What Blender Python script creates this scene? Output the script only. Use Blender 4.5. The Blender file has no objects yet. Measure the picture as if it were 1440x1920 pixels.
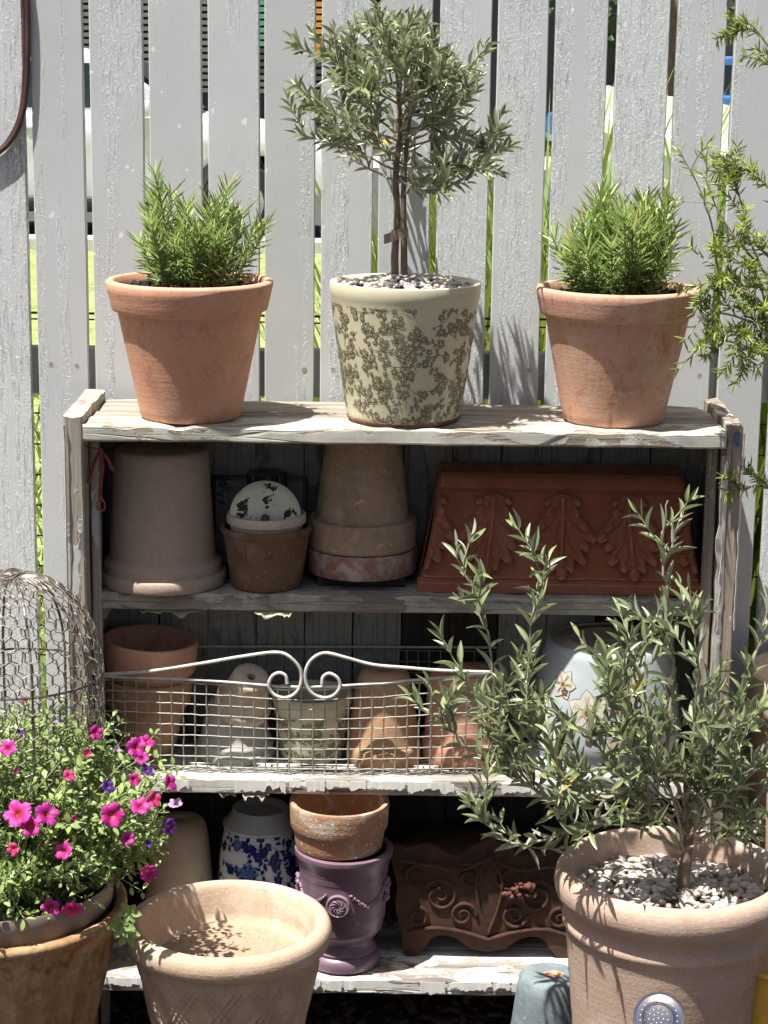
import bpy, bmesh, math, random
import numpy as np
from mathutils import Vector, Matrix, noise as mnoise

SC = bpy.context.scene
COL = SC.collection
R = math.radians
PI = math.pi

# ------------------------------------------------------------------ camera
cam_data = bpy.data.cameras.new('camera')
cam = bpy.data.objects.new('camera', cam_data)
COL.objects.link(cam)
cam_data.sensor_fit = 'HORIZONTAL'
cam_data.sensor_width = 36.0
cam_data.lens = 95.0
cam_data.clip_start = 0.05
cam_data.clip_end = 400.0
PITCH, ROLL = R(12.8), R(0.75)
_r = Vector((1, 0, 0)); _u = Vector((0, math.sin(PITCH), math.cos(PITCH))); _f = Vector((0, math.cos(PITCH), -math.sin(PITCH)))
_r2 = _r * math.cos(ROLL) + _u * math.sin(ROLL); _u2 = _u * math.cos(ROLL) - _r * math.sin(ROLL)
CAM = Vector((0.0, -3.218, 1.683))
cam.matrix_world = Matrix(((_r2.x, _u2.x, -_f.x, CAM.x), (_r2.y, _u2.y, -_f.y, CAM.y), (_r2.z, _u2.z, -_f.z, CAM.z), (0, 0, 0, 1)))
SC.camera = cam

# ------------------------------------------------------------------ sky and sun
SUN_DIR = Vector((0.30, 0.20, -1.0)).normalized()
world = bpy.data.worlds.new('World'); SC.world = world; world.use_nodes = True
wn = world.node_tree.nodes; wl = world.node_tree.links
for n in list(wn): wn.remove(n)
sky = wn.new('ShaderNodeTexSky'); sky.sky_type = 'NISHITA'; sky.sun_disc = False
sky.sun_elevation = math.asin(-SUN_DIR.z)
sky.sun_rotation = math.atan2(-SUN_DIR.x, -SUN_DIR.y)
sky.air_density = 0.7; sky.dust_density = 3.5; sky.ozone_density = 0.6
bg = wn.new('ShaderNodeBackground'); bg.inputs['Strength'].default_value = 0.05
wo = wn.new('ShaderNodeOutputWorld')
wl.new(sky.outputs[0], bg.inputs[0]); wl.new(bg.outputs[0], wo.inputs[0])
sd = bpy.data.lights.new('sun', 'SUN'); sd.energy = 5.0; sd.angle = R(0.53); sd.color = (1.0, 0.965, 0.905)
sun = bpy.data.objects.new('sun', sd); COL.objects.link(sun)
sun.rotation_euler = SUN_DIR.to_track_quat('-Z', 'Y').to_euler()
sun.location = (-1.2, -0.8, 4)
vs = SC.view_settings
vs.view_transform = 'Standard'; vs.look = 'None'; vs.exposure = 1.0; vs.gamma = 1.0; vs.use_curve_mapping = False
SC.cycles.max_bounces = 6; SC.cycles.diffuse_bounces = 3; SC.cycles.glossy_bounces = 2
SC.cycles.transmission_bounces = 4; SC.cycles.transparent_max_bounces = 8
SC.cycles.use_denoising = True
SC.cycles.use_adaptive_sampling = True; SC.cycles.adaptive_threshold = 0.025

# ------------------------------------------------------------------ node helper
class NT:
    def __init__(s, name):
        s.m = bpy.data.materials.new(name); s.m.use_nodes = True
        s.t = s.m.node_tree; s.N = s.t.nodes; s.L = s.t.links
        s.b = s.N['Principled BSDF']; s.out = s.N['Material Output']
        s._co = None
    def set(s, **k):
        for a, v in k.items():
            s.inp(s.b.inputs[a.replace('_', ' ')], v)
        return s
    def inp(s, sock, v):
        if isinstance(v, bpy.types.NodeSocket): s.L.new(v, sock)
        elif isinstance(v, (tuple, list)) and len(v) == 3 and sock.type == 'RGBA': sock.default_value = (*v, 1)
        else: sock.default_value = v
    def co(s, scale=(1, 1, 1), rand=True, kind='Object'):
        tc = s.N.new('ShaderNodeTexCoord').outputs[kind]
        if rand:
            oi = s.N.new('ShaderNodeObjectInfo').outputs['Random']
            mu = s.N.new('ShaderNodeMath'); mu.operation = 'MULTIPLY'; s.L.new(oi, mu.inputs[0]); mu.inputs[1].default_value = 37.0
            ad = s.N.new('ShaderNodeVectorMath'); ad.operation = 'ADD'; s.L.new(tc, ad.inputs[0]); s.L.new(mu.outputs[0], ad.inputs[1]); tc = ad.outputs[0]
        mp = s.N.new('ShaderNodeMapping'); s.L.new(tc, mp.inputs[0]); mp.inputs['Scale'].default_value = scale
        return mp.outputs[0]
    def noise(s, scale, detail=4, rough=.55, vec=None, dist=0.0):
        n = s.N.new('ShaderNodeTexNoise'); n.inputs['Scale'].default_value = scale; n.inputs['Detail'].default_value = detail
        n.inputs['Roughness'].default_value = rough; n.inputs['Distortion'].default_value = dist
        if vec is not None: s.L.new(vec, n.inputs['Vector'])
        return n.outputs[0]
    def voro(s, scale, vec=None, feature='F1'):
        n = s.N.new('ShaderNodeTexVoronoi'); n.feature = feature; n.inputs['Scale'].default_value = scale
        if vec is not None: s.L.new(vec, n.inputs['Vector'])
        return n.outputs['Distance']
    def ramp(s, fac, stops, interp='LINEAR'):
        n = s.N.new('ShaderNodeValToRGB'); n.color_ramp.interpolation = interp
        e = n.color_ramp.elements
        while len(e) < len(stops): e.new(0.5)
        for i, (p, c) in enumerate(stops):
            e[i].position = p
            e[i].color = (c, c, c, 1) if not isinstance(c, (tuple, list)) else (*c, 1)
        s.inp(n.inputs[0], fac)
        return n.outputs[0]
    def mix(s, fac, a, b, blend='MIX'):
        n = s.N.new('ShaderNodeMix'); n.data_type = 'RGBA'; n.blend_type = blend; n.clamp_result = True
        s.inp(n.inputs[0], fac); s.inp(n.inputs[6], a); s.inp(n.inputs[7], b)
        return n.outputs[2]
    def math(s, op, a, b=0.0, clamp=False):
        n = s.N.new('ShaderNodeMath'); n.operation = op; n.use_clamp = clamp
        s.inp(n.inputs[0], a); s.inp(n.inputs[1], b)
        return n.outputs[0]
    def sep(s, vec):
        n = s.N.new('ShaderNodeSeparateXYZ'); s.L.new(vec, n.inputs[0]); return n.outputs
    def attr(s, name):
        n = s.N.new('ShaderNodeAttribute'); n.attribute_name = name; return n.outputs['Fac']
    def rnd(s):
        return s.N.new('ShaderNodeObjectInfo').outputs['Random']
    def bump(s, h, strength=.5, dist=.002, normal=None):
        n = s.N.new('ShaderNodeBump'); n.inputs['Strength'].default_value = strength; n.inputs['Distance'].default_value = dist
        s.inp(n.inputs['Height'], h)
        if normal is not None: s.L.new(normal, n.inputs['Normal'])
        s.L.new(n.outputs[0], s.b.inputs['Normal'])
        return n.outputs[0]

def simple(name, col, rough=.6, metal=0.0, spec=.5, var=.12, scale=40, bump=0.0):
    n = NT(name); c = n.co()
    f = n.noise(scale, 4, .6, c)
    lo = tuple(x * (1 - var) for x in col); hi = tuple(min(1, x * (1 + var)) for x in col)
    n.set(Base_Color=n.ramp(f, [(.3, lo), (.7, hi)]), Roughness=rough, Metallic=metal)
    n.b.inputs['Specular IOR Level'].default_value = spec
    if bump: n.bump(f, bump, .001)
    return n.m

def clay(name, base, dark, pale, pale_amt=.25, dark_amt=.3, rough=.88, fine=220, big=9, bump=.25, moss=None, speck=0.0, streak=False, wear=None, scuff=0.0):
    """fired clay: fine grain, broad blotches, chalky bloom and damp stains"""
    n = NT(name); c = n.co()
    g = n.noise(fine, 3, .6, c)
    col = n.ramp(g, [(.25, tuple(x * .86 for x in base)), (.75, tuple(min(1, x * 1.1) for x in base))])
    w = n.noise(big, 6, .62, c, .6)
    col = n.mix(n.math('MULTIPLY', n.ramp(w, [(.50, 0.0), (.68, 1.0)]), pale_amt), col, pale)
    c2 = n.co((1, 1, .35) if streak else (1, 1, .7))
    w2 = n.noise(big * 1.7, 5, .65, c2, .9)
    col = n.mix(n.math('MULTIPLY', n.ramp(w2, [(.54, 0.0), (.70, 1.0)]), dark_amt), col, dark)
    if moss:
        w3 = n.noise(big * 2.3, 6, .7, n.co((1, 1, .6)), .4)
        col = n.mix(n.ramp(w3, [(.50, 0.0), (.66, .8)]), col, moss)
    if speck:
        v = n.noise(140, 2, .5, c)
        col = n.mix(n.math('MULTIPLY', n.ramp(v, [(.66, 0.0), (.72, 1.0)]), speck), col, tuple(min(1, x * 1.6) for x in pale))
    if scuff:
        sc_ = n.noise(26, 7, .78, n.co((1, 1, 2.2)), 1.6)
        col = n.mix(n.math('MULTIPLY', n.ramp(sc_, [(.60, 0.0), (.67, 1.0)]), scuff), col, tuple(min(1, x * 1.15) for x in pale))
        sc2 = n.noise(17, 6, .75, n.co((1.4, 1.4, .8)), 2.0)
        col = n.mix(n.math('MULTIPLY', n.ramp(sc2, [(.63, 0.0), (.69, 1.0)]), scuff), col, tuple(x * .75 for x in dark))
    if wear:
        pt_ = n.N.new('ShaderNodeNewGeometry').outputs['Pointiness']
        col = n.mix(n.math('MULTIPLY', n.ramp(pt_, [(.515, 0.0), (.56, 1.0)]), n.math('MULTIPLY', n.ramp(n.noise(40, 4, .6, c), [(.4, .2), (.6, 1.0)]), .75)), col, wear)
    rings = n.noise(30, 3, .5, n.co((.3, .3, 6)))
    n.set(Base_Color=col, Roughness=rough)
    n.b.inputs['Specular IOR Level'].default_value = .25
    h = n.math('ADD', n.math('MULTIPLY', g, .6), n.math('ADD', n.math('MULTIPLY', w2, .5), n.math('MULTIPLY', rings, .5)))
    n.bump(h, bump, .0025)
    return n.m

def glaze(name, col, var=.08, rough=.15, crackle=.15):
    n = NT(name); c = n.co()
    f = n.noise(14, 5, .6, c)
    base = n.ramp(f, [(.3, tuple(x * (1 - var) for x in col)), (.7, tuple(min(1, x * (1 + var)) for x in col))])
    v = n.voro(160, c, 'DISTANCE_TO_EDGE')
    base = n.mix(n.math('MULTIPLY', n.ramp(v, [(0.0, 1.0), (.05, 0.0)]), crackle), base, tuple(x * .55 for x in col))
    n.set(Base_Color=base, Roughness=n.ramp(f, [(.3, rough), (.7, rough + .15)]))
    n.bump(f, .06, .003)
    return n.m

def wood(name, axis, light, dark, paint=None, paint_at=.5, paint2=None, rough=.85, fleck=0.0, bump=.7):
    """weathered board, grain along one axis, with what is left of old paint on it"""
    n = NT(name)
    st = {'x': (1.6, 46, 46), 'z': (46, 46, 1.6), 'y': (46, 1.6, 46)}[axis]
    cs = n.co(st); c = n.co()
    g = n.noise(1.0, 8, .68, cs, .25)
    g2 = n.noise(3.2, 4, .6, cs)
    col = n.ramp(g, [(.30, dark), (.48, tuple((a + b) / 2 for a, b in zip(light, dark))), (.66, light)])
    col = n.mix(n.math('MULTIPLY', n.ramp(g2, [(.58, 0.0), (.66, 1.0)]), .7), col, tuple(x * .45 for x in dark))
    h = n.math('ADD', g, n.math('MULTIPLY', g2, .4))
    rg = rough
    if paint is not None:
        pst = {'x': (7, 15, 22), 'z': (15, 15, 6), 'y': (15, 7, 22)}[axis]
        p = n.noise(1.0, 9, .66, n.co(pst), .5)
        msk = n.ramp(p, [(paint_at - .012, 0.0), (paint_at + .012, 1.0)])
        pd = n.noise(60, 5, .6, c)
        pc = n.ramp(pd, [(.25, tuple(x * .78 for x in paint)), (.6, paint)])
        if paint2 is not None:
            pc = n.mix(n.ramp(n.noise(11, 5, .6, c, .5), [(.46, 0.0), (.56, 1.0)]), pc, paint2)
        # hairline cracks running with the grain
        cr = n.voro(1.0, n.co(tuple(x * 1.3 for x in st)), 'DISTANCE_TO_EDGE')
        crm = n.ramp(cr, [(0.0, 1.0), (.035, 0.0)])
        pc = n.mix(n.math('MULTIPLY', crm, .55), pc, tuple(x * .4 for x in dark))
        col = n.mix(msk, col, pc)
        h = n.math('ADD', n.math('MULTIPLY', h, n.math('SUBTRACT', 1.0, n.math('MULTIPLY', msk, .7))), n.math('MULTIPLY', msk, 1.1))
        h = n.math('SUBTRACT', h, n.math('MULTIPLY', n.math('MULTIPLY', crm, msk), .6))
        rg = n.mix(msk, (rough,) * 3, (.55,) * 3)
    n.set(Base_Color=col, Roughness=rg)
    n.b.inputs['Specular IOR Level'].default_value = .3
    n.bump(h, bump, .003)
    return n.m

def leafmat(name, top, under, young, rough=.42, trans=.25):
    """two-sided leaf: dark face, paler back, younger leaves greener; some light comes through"""
    n = NT(name)
    v = n.attr('var')
    a = n.ramp(v, [(0.0, top), (.9, young), (.97, young), (1.0, (.42, .34, .10))])
    geo = n.N.new('ShaderNodeNewGeometry').outputs['Backfacing']
    col = n.mix(geo, a, under)
    n.set(Base_Color=col, Roughness=rough)
    n.b.inputs['Specular IOR Level'].default_value = .5
    tr = n.N.new('ShaderNodeBsdfTranslucent')
    n.L.new(n.mix(.5, a, young), tr.inputs[0])
    mx = n.N.new('ShaderNodeMixShader'); mx.inputs[0].default_value = trans
    n.L.new(n.b.outputs[0], mx.inputs[1]); n.L.new(tr.outputs[0], mx.inputs[2]); n.L.new(mx.outputs[0], n.out.inputs[0])
    return n.m

# ------------------------------------------------------------------ mesh helpers
def link(name, me, mats, parent=None, loc=(0, 0, 0), rot=(0, 0, 0)):
    o = bpy.data.objects.new(name, me); COL.objects.link(o)
    if mats is not None:
        for m in (mats if isinstance(mats, (list, tuple)) else [mats]):
            me.materials.append(m)
    o.location = loc; o.rotation_euler = rot
    if parent is not None: o.parent = parent
    return o

def mesh(name, v, f, mats, parent=None, loc=(0, 0, 0), rot=(0, 0, 0), smooth=True, angle=40, mi=None, var=None):
    me = bpy.data.meshes.new(name)
    me.from_pydata([tuple(p) for p in v], [], f)
    if mi is not None: me.polygons.foreach_set('material_index', mi)
    if smooth:
        me.polygons.foreach_set('use_smooth', [True] * len(me.polygons))
        if angle < 180: me.set_sharp_from_angle(angle=R(angle))
    if var is not None:
        at = me.attributes.new('var', 'FLOAT', 'POINT'); at.data.foreach_set('value', var)
    me.update()
    return link(name, me, mats, parent, loc, rot)

def empty(name, loc=(0, 0, 0), rot=(0, 0, 0), parent=None):
    o = bpy.data.objects.new(name, None); COL.objects.link(o); o.location = loc; o.rotation_euler = rot
    o.empty_display_size = .05
    if parent is not None: o.parent = parent
    return o

def tag(o, label=None, cat=None, group=None, kind=None):
    if label: o['label'] = label
    if cat: o['category'] = cat
    if group: o['group'] = group
    if kind: o['kind'] = kind
    return o

def thing(name, label, cat, loc=(0, 0, 0), rot=(0, 0, 0), group=None):
    return tag(empty(name, loc, rot), label, cat, group)

def smooth_pts(pts, n=6):
    """Catmull-Rom through the points (any dimension)"""
    P = [np.array(p, float) for p in pts]
    P = [2 * P[0] - P[1]] + P + [2 * P[-1] - P[-2]]
    out = []
    for i in range(1, len(P) - 2):
        p0, p1, p2, p3 = P[i - 1:i + 3]
        for k in range(n):
            t = k / n
            out.append(.5 * ((2 * p1) + (-p0 + p2) * t + (2 * p0 - 5 * p1 + 4 * p2 - p3) * t * t + (-p0 + 3 * p1 - 3 * p2 + p3) * t ** 3))
    out.append(P[-2])
    return out

def lathe_geo(prof, seg=64, disp=None, wob=0.0, seed=0):
    v = []; f = []; n = len(prof)
    rr = random.Random(seed); ph = rr.random() * 6.28; ph2 = rr.random() * 6.28
    idx = []
    for r, z in prof:
        if r < 1e-6:
            idx.append((len(v),)); v.append((0, 0, z)); continue
        ring = []
        for k in range(seg):
            a = 2 * PI * k / seg
            q = r * (1 + wob * math.cos(2 * a + ph) + .5 * wob * math.cos(3 * a + ph2))
            if disp: q += disp(a, z, r)
            ring.append(len(v)); v.append((q * math.sin(a), -q * math.cos(a), z + wob * r * .6 * math.cos(a + ph2)))
        idx.append(tuple(ring))
    for i in range(n - 1):
        A, B = idx[i], idx[i + 1]
        for k in range(seg):
            k2 = (k + 1) % seg
            if len(A) == 1 and len(B) == 1: break
            if len(A) == 1: f.append((A[0], B[k2], B[k]))
            elif len(B) == 1: f.append((A[k], A[k2], B[0]))
            else: f.append((A[k], A[k2], B[k2], B[k]))
    return v, f

def lathe(name, prof, mat, parent=None, loc=(0, 0, 0), rot=(0, 0, 0), seg=64, disp=None, wob=.006, seed=0, angle=48):
    v, f = lathe_geo(prof, seg, disp, wob, seed)
    return mesh(name, v, f, mat, parent, loc, rot, True, angle)

def dense(prof, step):
    out = []
    for (a, b), (c, d) in zip(prof[:-1], prof[1:]):
        m = max(1, int(math.hypot(c - a, d - b) / step))
        for k in range(m): out.append((a + (c - a) * k / m, b + (d - b) * k / m))
    out.append(prof[-1]); return out

def tube_geo(pts, rad, sides=6, v=None, f=None, closed=False, cap=True):
    v = [] if v is None else v; f = [] if f is None else f
    P = [Vector(p) for p in pts]; n = len(P)
    rads = rad if isinstance(rad, (list, tuple, np.ndarray)) else [rad] * n
    t0 = (P[1] - P[0]).normalized()
    up = Vector((0, 0, 1)) if abs(t0.z) < .9 else Vector((1, 0, 0))
    nx = t0.cross(up).normalized()
    base = len(v)
    for i in range(n):
        if closed: t = (P[(i + 1) % n] - P[i - 1]).normalized()
        else: t = (P[min(i + 1, n - 1)] - P[max(i - 1, 0)]).normalized()
        nx = (nx - t * nx.dot(t))
        nx = nx.normalized() if nx.length > 1e-8 else t.orthogonal().normalized()
        ny = t.cross(nx)
        for k in range(sides):
            a = 2 * PI * k / sides
            v.append(tuple(P[i] + (nx * math.cos(a) + ny * math.sin(a)) * rads[i]))
    m = n if closed else n - 1
    for i in range(m):
        for k in range(sides):
            k2 = (k + 1) % sides; j = (i + 1) % n
            f.append((base + i * sides + k, base + i * sides + k2, base + j * sides + k2, base + j * sides + k))
    if cap and not closed:
        f.append(tuple(base + k for k in range(sides))[::-1]); f.append(tuple(base + (n - 1) * sides + k for k in range(sides)))
    return v, f

def tube(name, pts, rad, mat, parent=None, sides=8, closed=False, loc=(0, 0, 0)):
    v, f = tube_geo(pts, rad, sides, closed=closed)
    return mesh(name, v, f, mat, parent, loc, smooth=True, angle=60)

def beam(name, L, w, t, mat, parent=None, loc=(0, 0, 0), rot=(0, 0, 0), axis='x', n=24, ch=.002, jit=.0006, seed=0, freq=14, ends=.0, notch=None):
    """a board of length L with cross-section w x t, softened arrises and the small unevenness of real timber.
    axis x: L along x, w along y, t along z; axis z: L along z, w along x, t along y. Origin at the start of its length, centred across."""
    a, b = w / 2, t / 2
    ring = []
    for sx, sy in ((-1, -1), (1, -1), (1, 1), (-1, 1)):
        pass
    nw = max(2, int(w / .02)); nt = max(1, int(t / .02))
    for k in range(nw + 1): ring.append((-a + ch + (2 * a - 2 * ch) * k / nw, -b))
    for k in range(nt + 1): ring.append((a, -b + ch + (2 * b - 2 * ch) * k / nt))
    for k in range(nw + 1): ring.append((a - ch - (2 * a - 2 * ch) * k / nw, b))
    for k in range(nt + 1): ring.append((-a, b - ch - (2 * b - 2 * ch) * k / nt))
    m = len(ring); v = []; f = []
    off = Vector((seed * 7.13 + .5, seed * 3.7, seed * 1.9))
    for i in range(n + 1):
        s = L * i / n
        for (p, q) in ring:
            d = mnoise.noise_vector(Vector((s * freq, p * 30, q * 30)) + off) * jit
            pp, qq, ss = p + d.x, q + d.y, s
            if i in (0, n) and ends: ss += mnoise.noise(Vector((p * 60, q * 60, i)) + off) * ends
            if notch: pp, qq = notch(s, pp, qq)
            v.append((ss, pp, qq) if axis == 'x' else ((pp, qq, ss) if axis == 'z' else (pp, ss, qq)))
    for i in range(n):
        for k in range(m):
            k2 = (k + 1) % m
            q = (i * m + k, (i + 1) * m + k, (i + 1) * m + k2, i * m + k2)
            f.append(q if axis == 'x' else q[::-1] if axis == 'z' else q)
    f.append(tuple(range(m)) if axis == 'x' else tuple(range(m))[::-1])
    f.append(tuple(n * m + k for k in range(m))[::-1] if axis == 'x' else tuple(n * m + k for k in range(m)))
    o = mesh(name, v, f, mat, parent, loc, rot, True, 35)
    fix_normals(o)
    return o

def fix_normals(o):
    bm = bmesh.new(); bm.from_mesh(o.data); bmesh.ops.recalc_face_normals(bm, faces=bm.faces); bm.to_mesh(o.data); bm.free()

def box_geo(x0, x1, y0, y1, z0, z1, v=None, f=None):
    v = [] if v is None else v; f = [] if f is None else f; b = len(v)
    v += [(x0, y0, z0), (x1, y0, z0), (x1, y1, z0), (x0, y1, z0), (x0, y0, z1), (x1, y0, z1), (x1, y1, z1), (x0, y1, z1)]
    f += [tuple(b + i for i in q) for q in ((0, 3, 2, 1), (4, 5, 6, 7), (0, 1, 5, 4), (1, 2, 6, 5), (2, 3, 7, 6), (3, 0, 4, 7))]
    return v, f

def box(name, x0, x1, y0, y1, z0, z1, mat, parent=None, bevel=0.0, loc=(0, 0, 0), rot=(0, 0, 0)):
    v, f = box_geo(x0, x1, y0, y1, z0, z1)
    o = mesh(name, v, f, mat, parent, loc, rot, smooth=bevel > 0)
    if bevel:
        bm = bmesh.new(); bm.from_mesh(o.data)
        bmesh.ops.bevel(bm, geom=list(bm.edges), offset=bevel, segments=2, affect='EDGES', profile=.5)
        bm.to_mesh(o.data); bm.free()
        o.data.polygons.foreach_set('use_smooth', [True] * len(o.data.polygons)); o.data.set_sharp_from_angle(angle=R(40))
    return o

# many small copies of one template in one mesh
def scatter_geo(tv, tf, mats, var):
    tv = np.array(tv, float); nt = len(tv); k = len(mats)
    M = np.array([np.array(m) for m in mats])                       # k x 4 x 4
    h = np.concatenate([tv, np.ones((nt, 1))], 1)
    V = np.einsum('kij,nj->kni', M, h)[:, :, :3].reshape(-1, 3)
    F = [tuple(i + b * nt for i in q) for b in range(k) for q in tf]
    return V, F, np.repeat(np.array(var, float), nt)

def scatter(name, tv, tf, mats, var, mat, parent=None, kind='stuff', loc=(0, 0, 0)):
    V, F, A = scatter_geo(tv, tf, mats, var)
    o = mesh(name, V.tolist(), F, mat, parent, loc, smooth=True, angle=180, var=A)
    if kind: o['kind'] = kind
    return o

def frame(pos, d, nrm, sx, sy, sz):
    """matrix with local Y along d, local Z near nrm"""
    d = Vector(d).normalized(); x = d.cross(Vector(nrm))
    x = x.normalized() if x.length > 1e-6 else d.orthogonal().normalized()
    z = x.cross(d)
    return Matrix(((x.x * sx, d.x * sy, z.x * sz, pos[0]), (x.y * sx, d.y * sy, z.y * sz, pos[1]), (x.z * sx, d.z * sy, z.z * sz, pos[2]), (0, 0, 0, 1)))

def leaf_tpl(fold=.18, curl=.12, n=5, tip=1.0, wide=.42):
    """a lance-shaped leaf of length 1 along y, width 1 across x"""
    v = []; f = []
    for i in range(n + 1):
        t = i / n
        w = .5 * (math.sin(PI * min(1, t ** (.88 if wide < .5 else 1.0))) ** .85) if 0 < t < 1 else .03
        z = -curl * (t - .25) ** 2
        v += [(-w, t, z + fold * w), (0, t, z), (w, t, z + fold * w)]
    for i in range(n):
        a = i * 3
        f += [(a, a + 1, a + 4, a + 3), (a + 1, a + 2, a + 5, a + 4)]
    return v, f

def blob_tpl(seed=0, sub=1, amp=.2):
    bm = bmesh.new(); bmesh.ops.create_icosphere(bm, subdivisions=sub, radius=1)
    r = random.Random(seed)
    for q in bm.verts: q.co *= 1 + r.uniform(-amp, amp)
    v = [tuple(q.co) for q in bm.verts]; f = [tuple(q.index for q in p.verts) for p in bm.faces]; bm.free()
    return v, f
OLIVE=[[(0.471, -0.3, 0.489), (0.38, -0.312, 0.54), (0.306, -0.324, 0.538), (0.225, -0.336, 0.516), (0.175, -0.348, 0.537), (0.137, -0.36, 0.594)], [(0.47, -0.3, 0.519), (0.379, -0.305, 0.576), (0.257, -0.31, 0.583), (0.199, -0.315, 0.622), (0.154, -0.32, 0.647), (0.108, -0.325, 0.689), (0.069, -0.33, 0.763)], [(0.257, -0.31, 0.583), (0.203, -0.304, 0.633), (0.177, -0.298, 0.716), (0.159, -0.292, 0.823), (0.131, -0.286, 0.904), (0.106, -0.28, 0.959)], [(0.257, -0.31, 0.583), (0.211, -0.298, 0.64), (0.218, -0.286, 0.738), (0.227, -0.274, 0.86), (0.236, -0.262, 0.899), (0.248, -0.25, 0.941)], [(0.467, -0.3, 0.497), (0.377, -0.32, 0.599), (0.324, -0.34, 0.673), (0.272, -0.36, 0.721), (0.223, -0.38, 0.752), (0.144, -0.4, 0.749)], [(0.466, -0.3, 0.55), (0.404, -0.29, 0.614), (0.376, -0.28, 0.721), (0.326, -0.27, 0.785), (0.3, -0.26, 0.82)], [(0.467, -0.3, 0.567), (0.438, -0.296, 0.642), (0.439, -0.292, 0.76), (0.427, -0.288, 0.867), (0.416, -0.284, 0.965), (0.419, -0.28, 1.041)], [(0.439, -0.3, 0.618), (0.406, -0.273, 0.711), (0.39, -0.247, 0.779), (0.362, -0.22, 0.847)], [(0.469, -0.3, 0.541), (0.5, -0.292, 0.633), (0.534, -0.285, 0.716), (0.567, -0.277, 0.799), (0.58, -0.27, 0.881)], [(0.47, -0.3, 0.506), (0.502, -0.34, 0.617), (0.531, -0.38, 0.69), (0.529, -0.42, 0.753)], [(0.47, -0.3, 0.489), (0.526, -0.313, 0.547), (0.57, -0.327, 0.587), (0.604, -0.34, 0.643)], [(0.463, -0.3, 0.541), (0.472, -0.31, 0.665), (0.472, -0.32, 0.794), (0.45, -0.33, 0.912)], [(0.464, -0.3, 0.524), (0.39, -0.337, 0.614), (0.329, -0.375, 0.652), (0.27, -0.413, 0.649), (0.22, -0.45, 0.678)], [(0.464, -0.3, 0.558), (0.39, -0.353, 0.561), (0.328, -0.407, 0.589), (0.284, -0.46, 0.573)], [(0.464, -0.3, 0.524), (0.528, -0.26, 0.508), (0.586, -0.22, 0.484)], [(0.471, -0.3, 0.489), (0.423, -0.327, 0.628), (0.344, -0.353, 0.728), (0.322, -0.38, 0.827)], [(0.468, -0.3, 0.528), (0.49, -0.32, 0.601), (0.507, -0.34, 0.676), (0.57, -0.36, 0.767)], [(0.469, -0.3, 0.537), (0.537, -0.283, 0.57), (0.6, -0.267, 0.668), (0.64, -0.25, 0.741)], [(0.257, -0.31, 0.583), (0.183, -0.29, 0.654), (0.142, -0.27, 0.723), (0.088, -0.25, 0.818)], [(0.47, -0.3, 0.515), (0.422, -0.267, 0.649), (0.377, -0.233, 0.732), (0.429, -0.2, 0.859)], [(0.467, -0.3, 0.545), (0.416, -0.273, 0.565), (0.321, -0.247, 0.553), (0.266, -0.22, 0.516)], [(0.465, -0.3, 0.567), (0.532, -0.347, 0.628), (0.57, -0.393, 0.662), (0.602, -0.44, 0.631)], [(0.468, -0.3, 0.524), (0.391, -0.343, 0.582), (0.321, -0.387, 0.623), (0.262, -0.43, 0.622)], [(0.465, -0.3, 0.558), (0.413, -0.34, 0.624), (0.375, -0.38, 0.672), (0.344, -0.42, 0.734)], [(0.469, -0.3, 0.511), (0.497, -0.333, 0.563), (0.521, -0.367, 0.619), (0.52, -0.4, 0.681)], [(0.47, -0.3, 0.498), (0.506, -0.34, 0.532), (0.538, -0.38, 0.565), (0.568, -0.42, 0.598)], [(0.465, -0.3, 0.567), (0.47, -0.333, 0.631), (0.486, -0.367, 0.702), (0.484, -0.4, 0.786)], [(0.395, -0.31, 0.578), (0.277, -0.333, 0.653), (0.218, -0.357, 0.694), (0.175, -0.38, 0.784)]]
FLOWERS=[(-0.519, -0.472, 0.603, 0.0215, 'm'), (-0.482, -0.47, 0.603, 0.0184, 'm'), (-0.503, -0.475, 0.588, 0.0154, 'm'), (-0.447, -0.464, 0.599, 0.0092, 'b'), (-0.391, -0.444, 0.596, 0.0186, 'm'), (-0.352, -0.419, 0.596, 0.0156, 'm'), (-0.338, -0.402, 0.603, 0.0134, 'r'), (-0.318, -0.368, 0.616, 0.0135, 'm'), (-0.4, -0.433, 0.632, 0.0116, 'p'), (-0.454, -0.442, 0.651, 0.01, 'r'), (-0.453, -0.472, 0.549, 0.0139, 'm'), (-0.368, -0.438, 0.555, 0.0109, 'm'), (-0.317, -0.392, 0.559, 0.0134, 'p'), (-0.339, -0.417, 0.541, 0.0071, 'p'), (-0.344, -0.409, 0.495, 0.015, 'm'), (-0.479, -0.454, 0.456, 0.0141, 'm'), (-0.449, -0.449, 0.458, 0.0172, 'm'), (-0.55, -0.38, 0.376, 0.0153, 'm'), (-0.572, -0.381, 0.379, 0.0145, 'm'), (-0.365, -0.368, 0.671, 0.0158, 'm'), (-0.352, -0.347, 0.67, 0.0127, 'm'), (-0.353, -0.376, 0.655, 0.011, 'm'), (-0.528, -0.449, 0.655, 0.0092, 'b'), (-0.364, -0.407, 0.636, 0.0102, 'm'), (-0.305, -0.367, 0.58, 0.0111, 'l'), (-0.54, -0.423, 0.686, 0.0132, 'm'), (-0.424, -0.38, 0.698, 0.0118, 'm'), (-0.431, -0.412, 0.678, 0.0086, 'r'), (-0.526, -0.344, 0.73, 0.0087, 'm'), (-0.487, -0.379, 0.715, 0.0086, 'l'), (-0.533, -0.404, 0.702, 0.0078, 'p'), (-0.524, -0.48, 0.557, 0.01, 'r'), (-0.348, -0.388, 0.64, 0.0118, 'p'), (-0.496, -0.437, 0.427, 0.0071, 'p'), (-0.391, -0.392, 0.674, 0.0071, 'l')]
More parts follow.
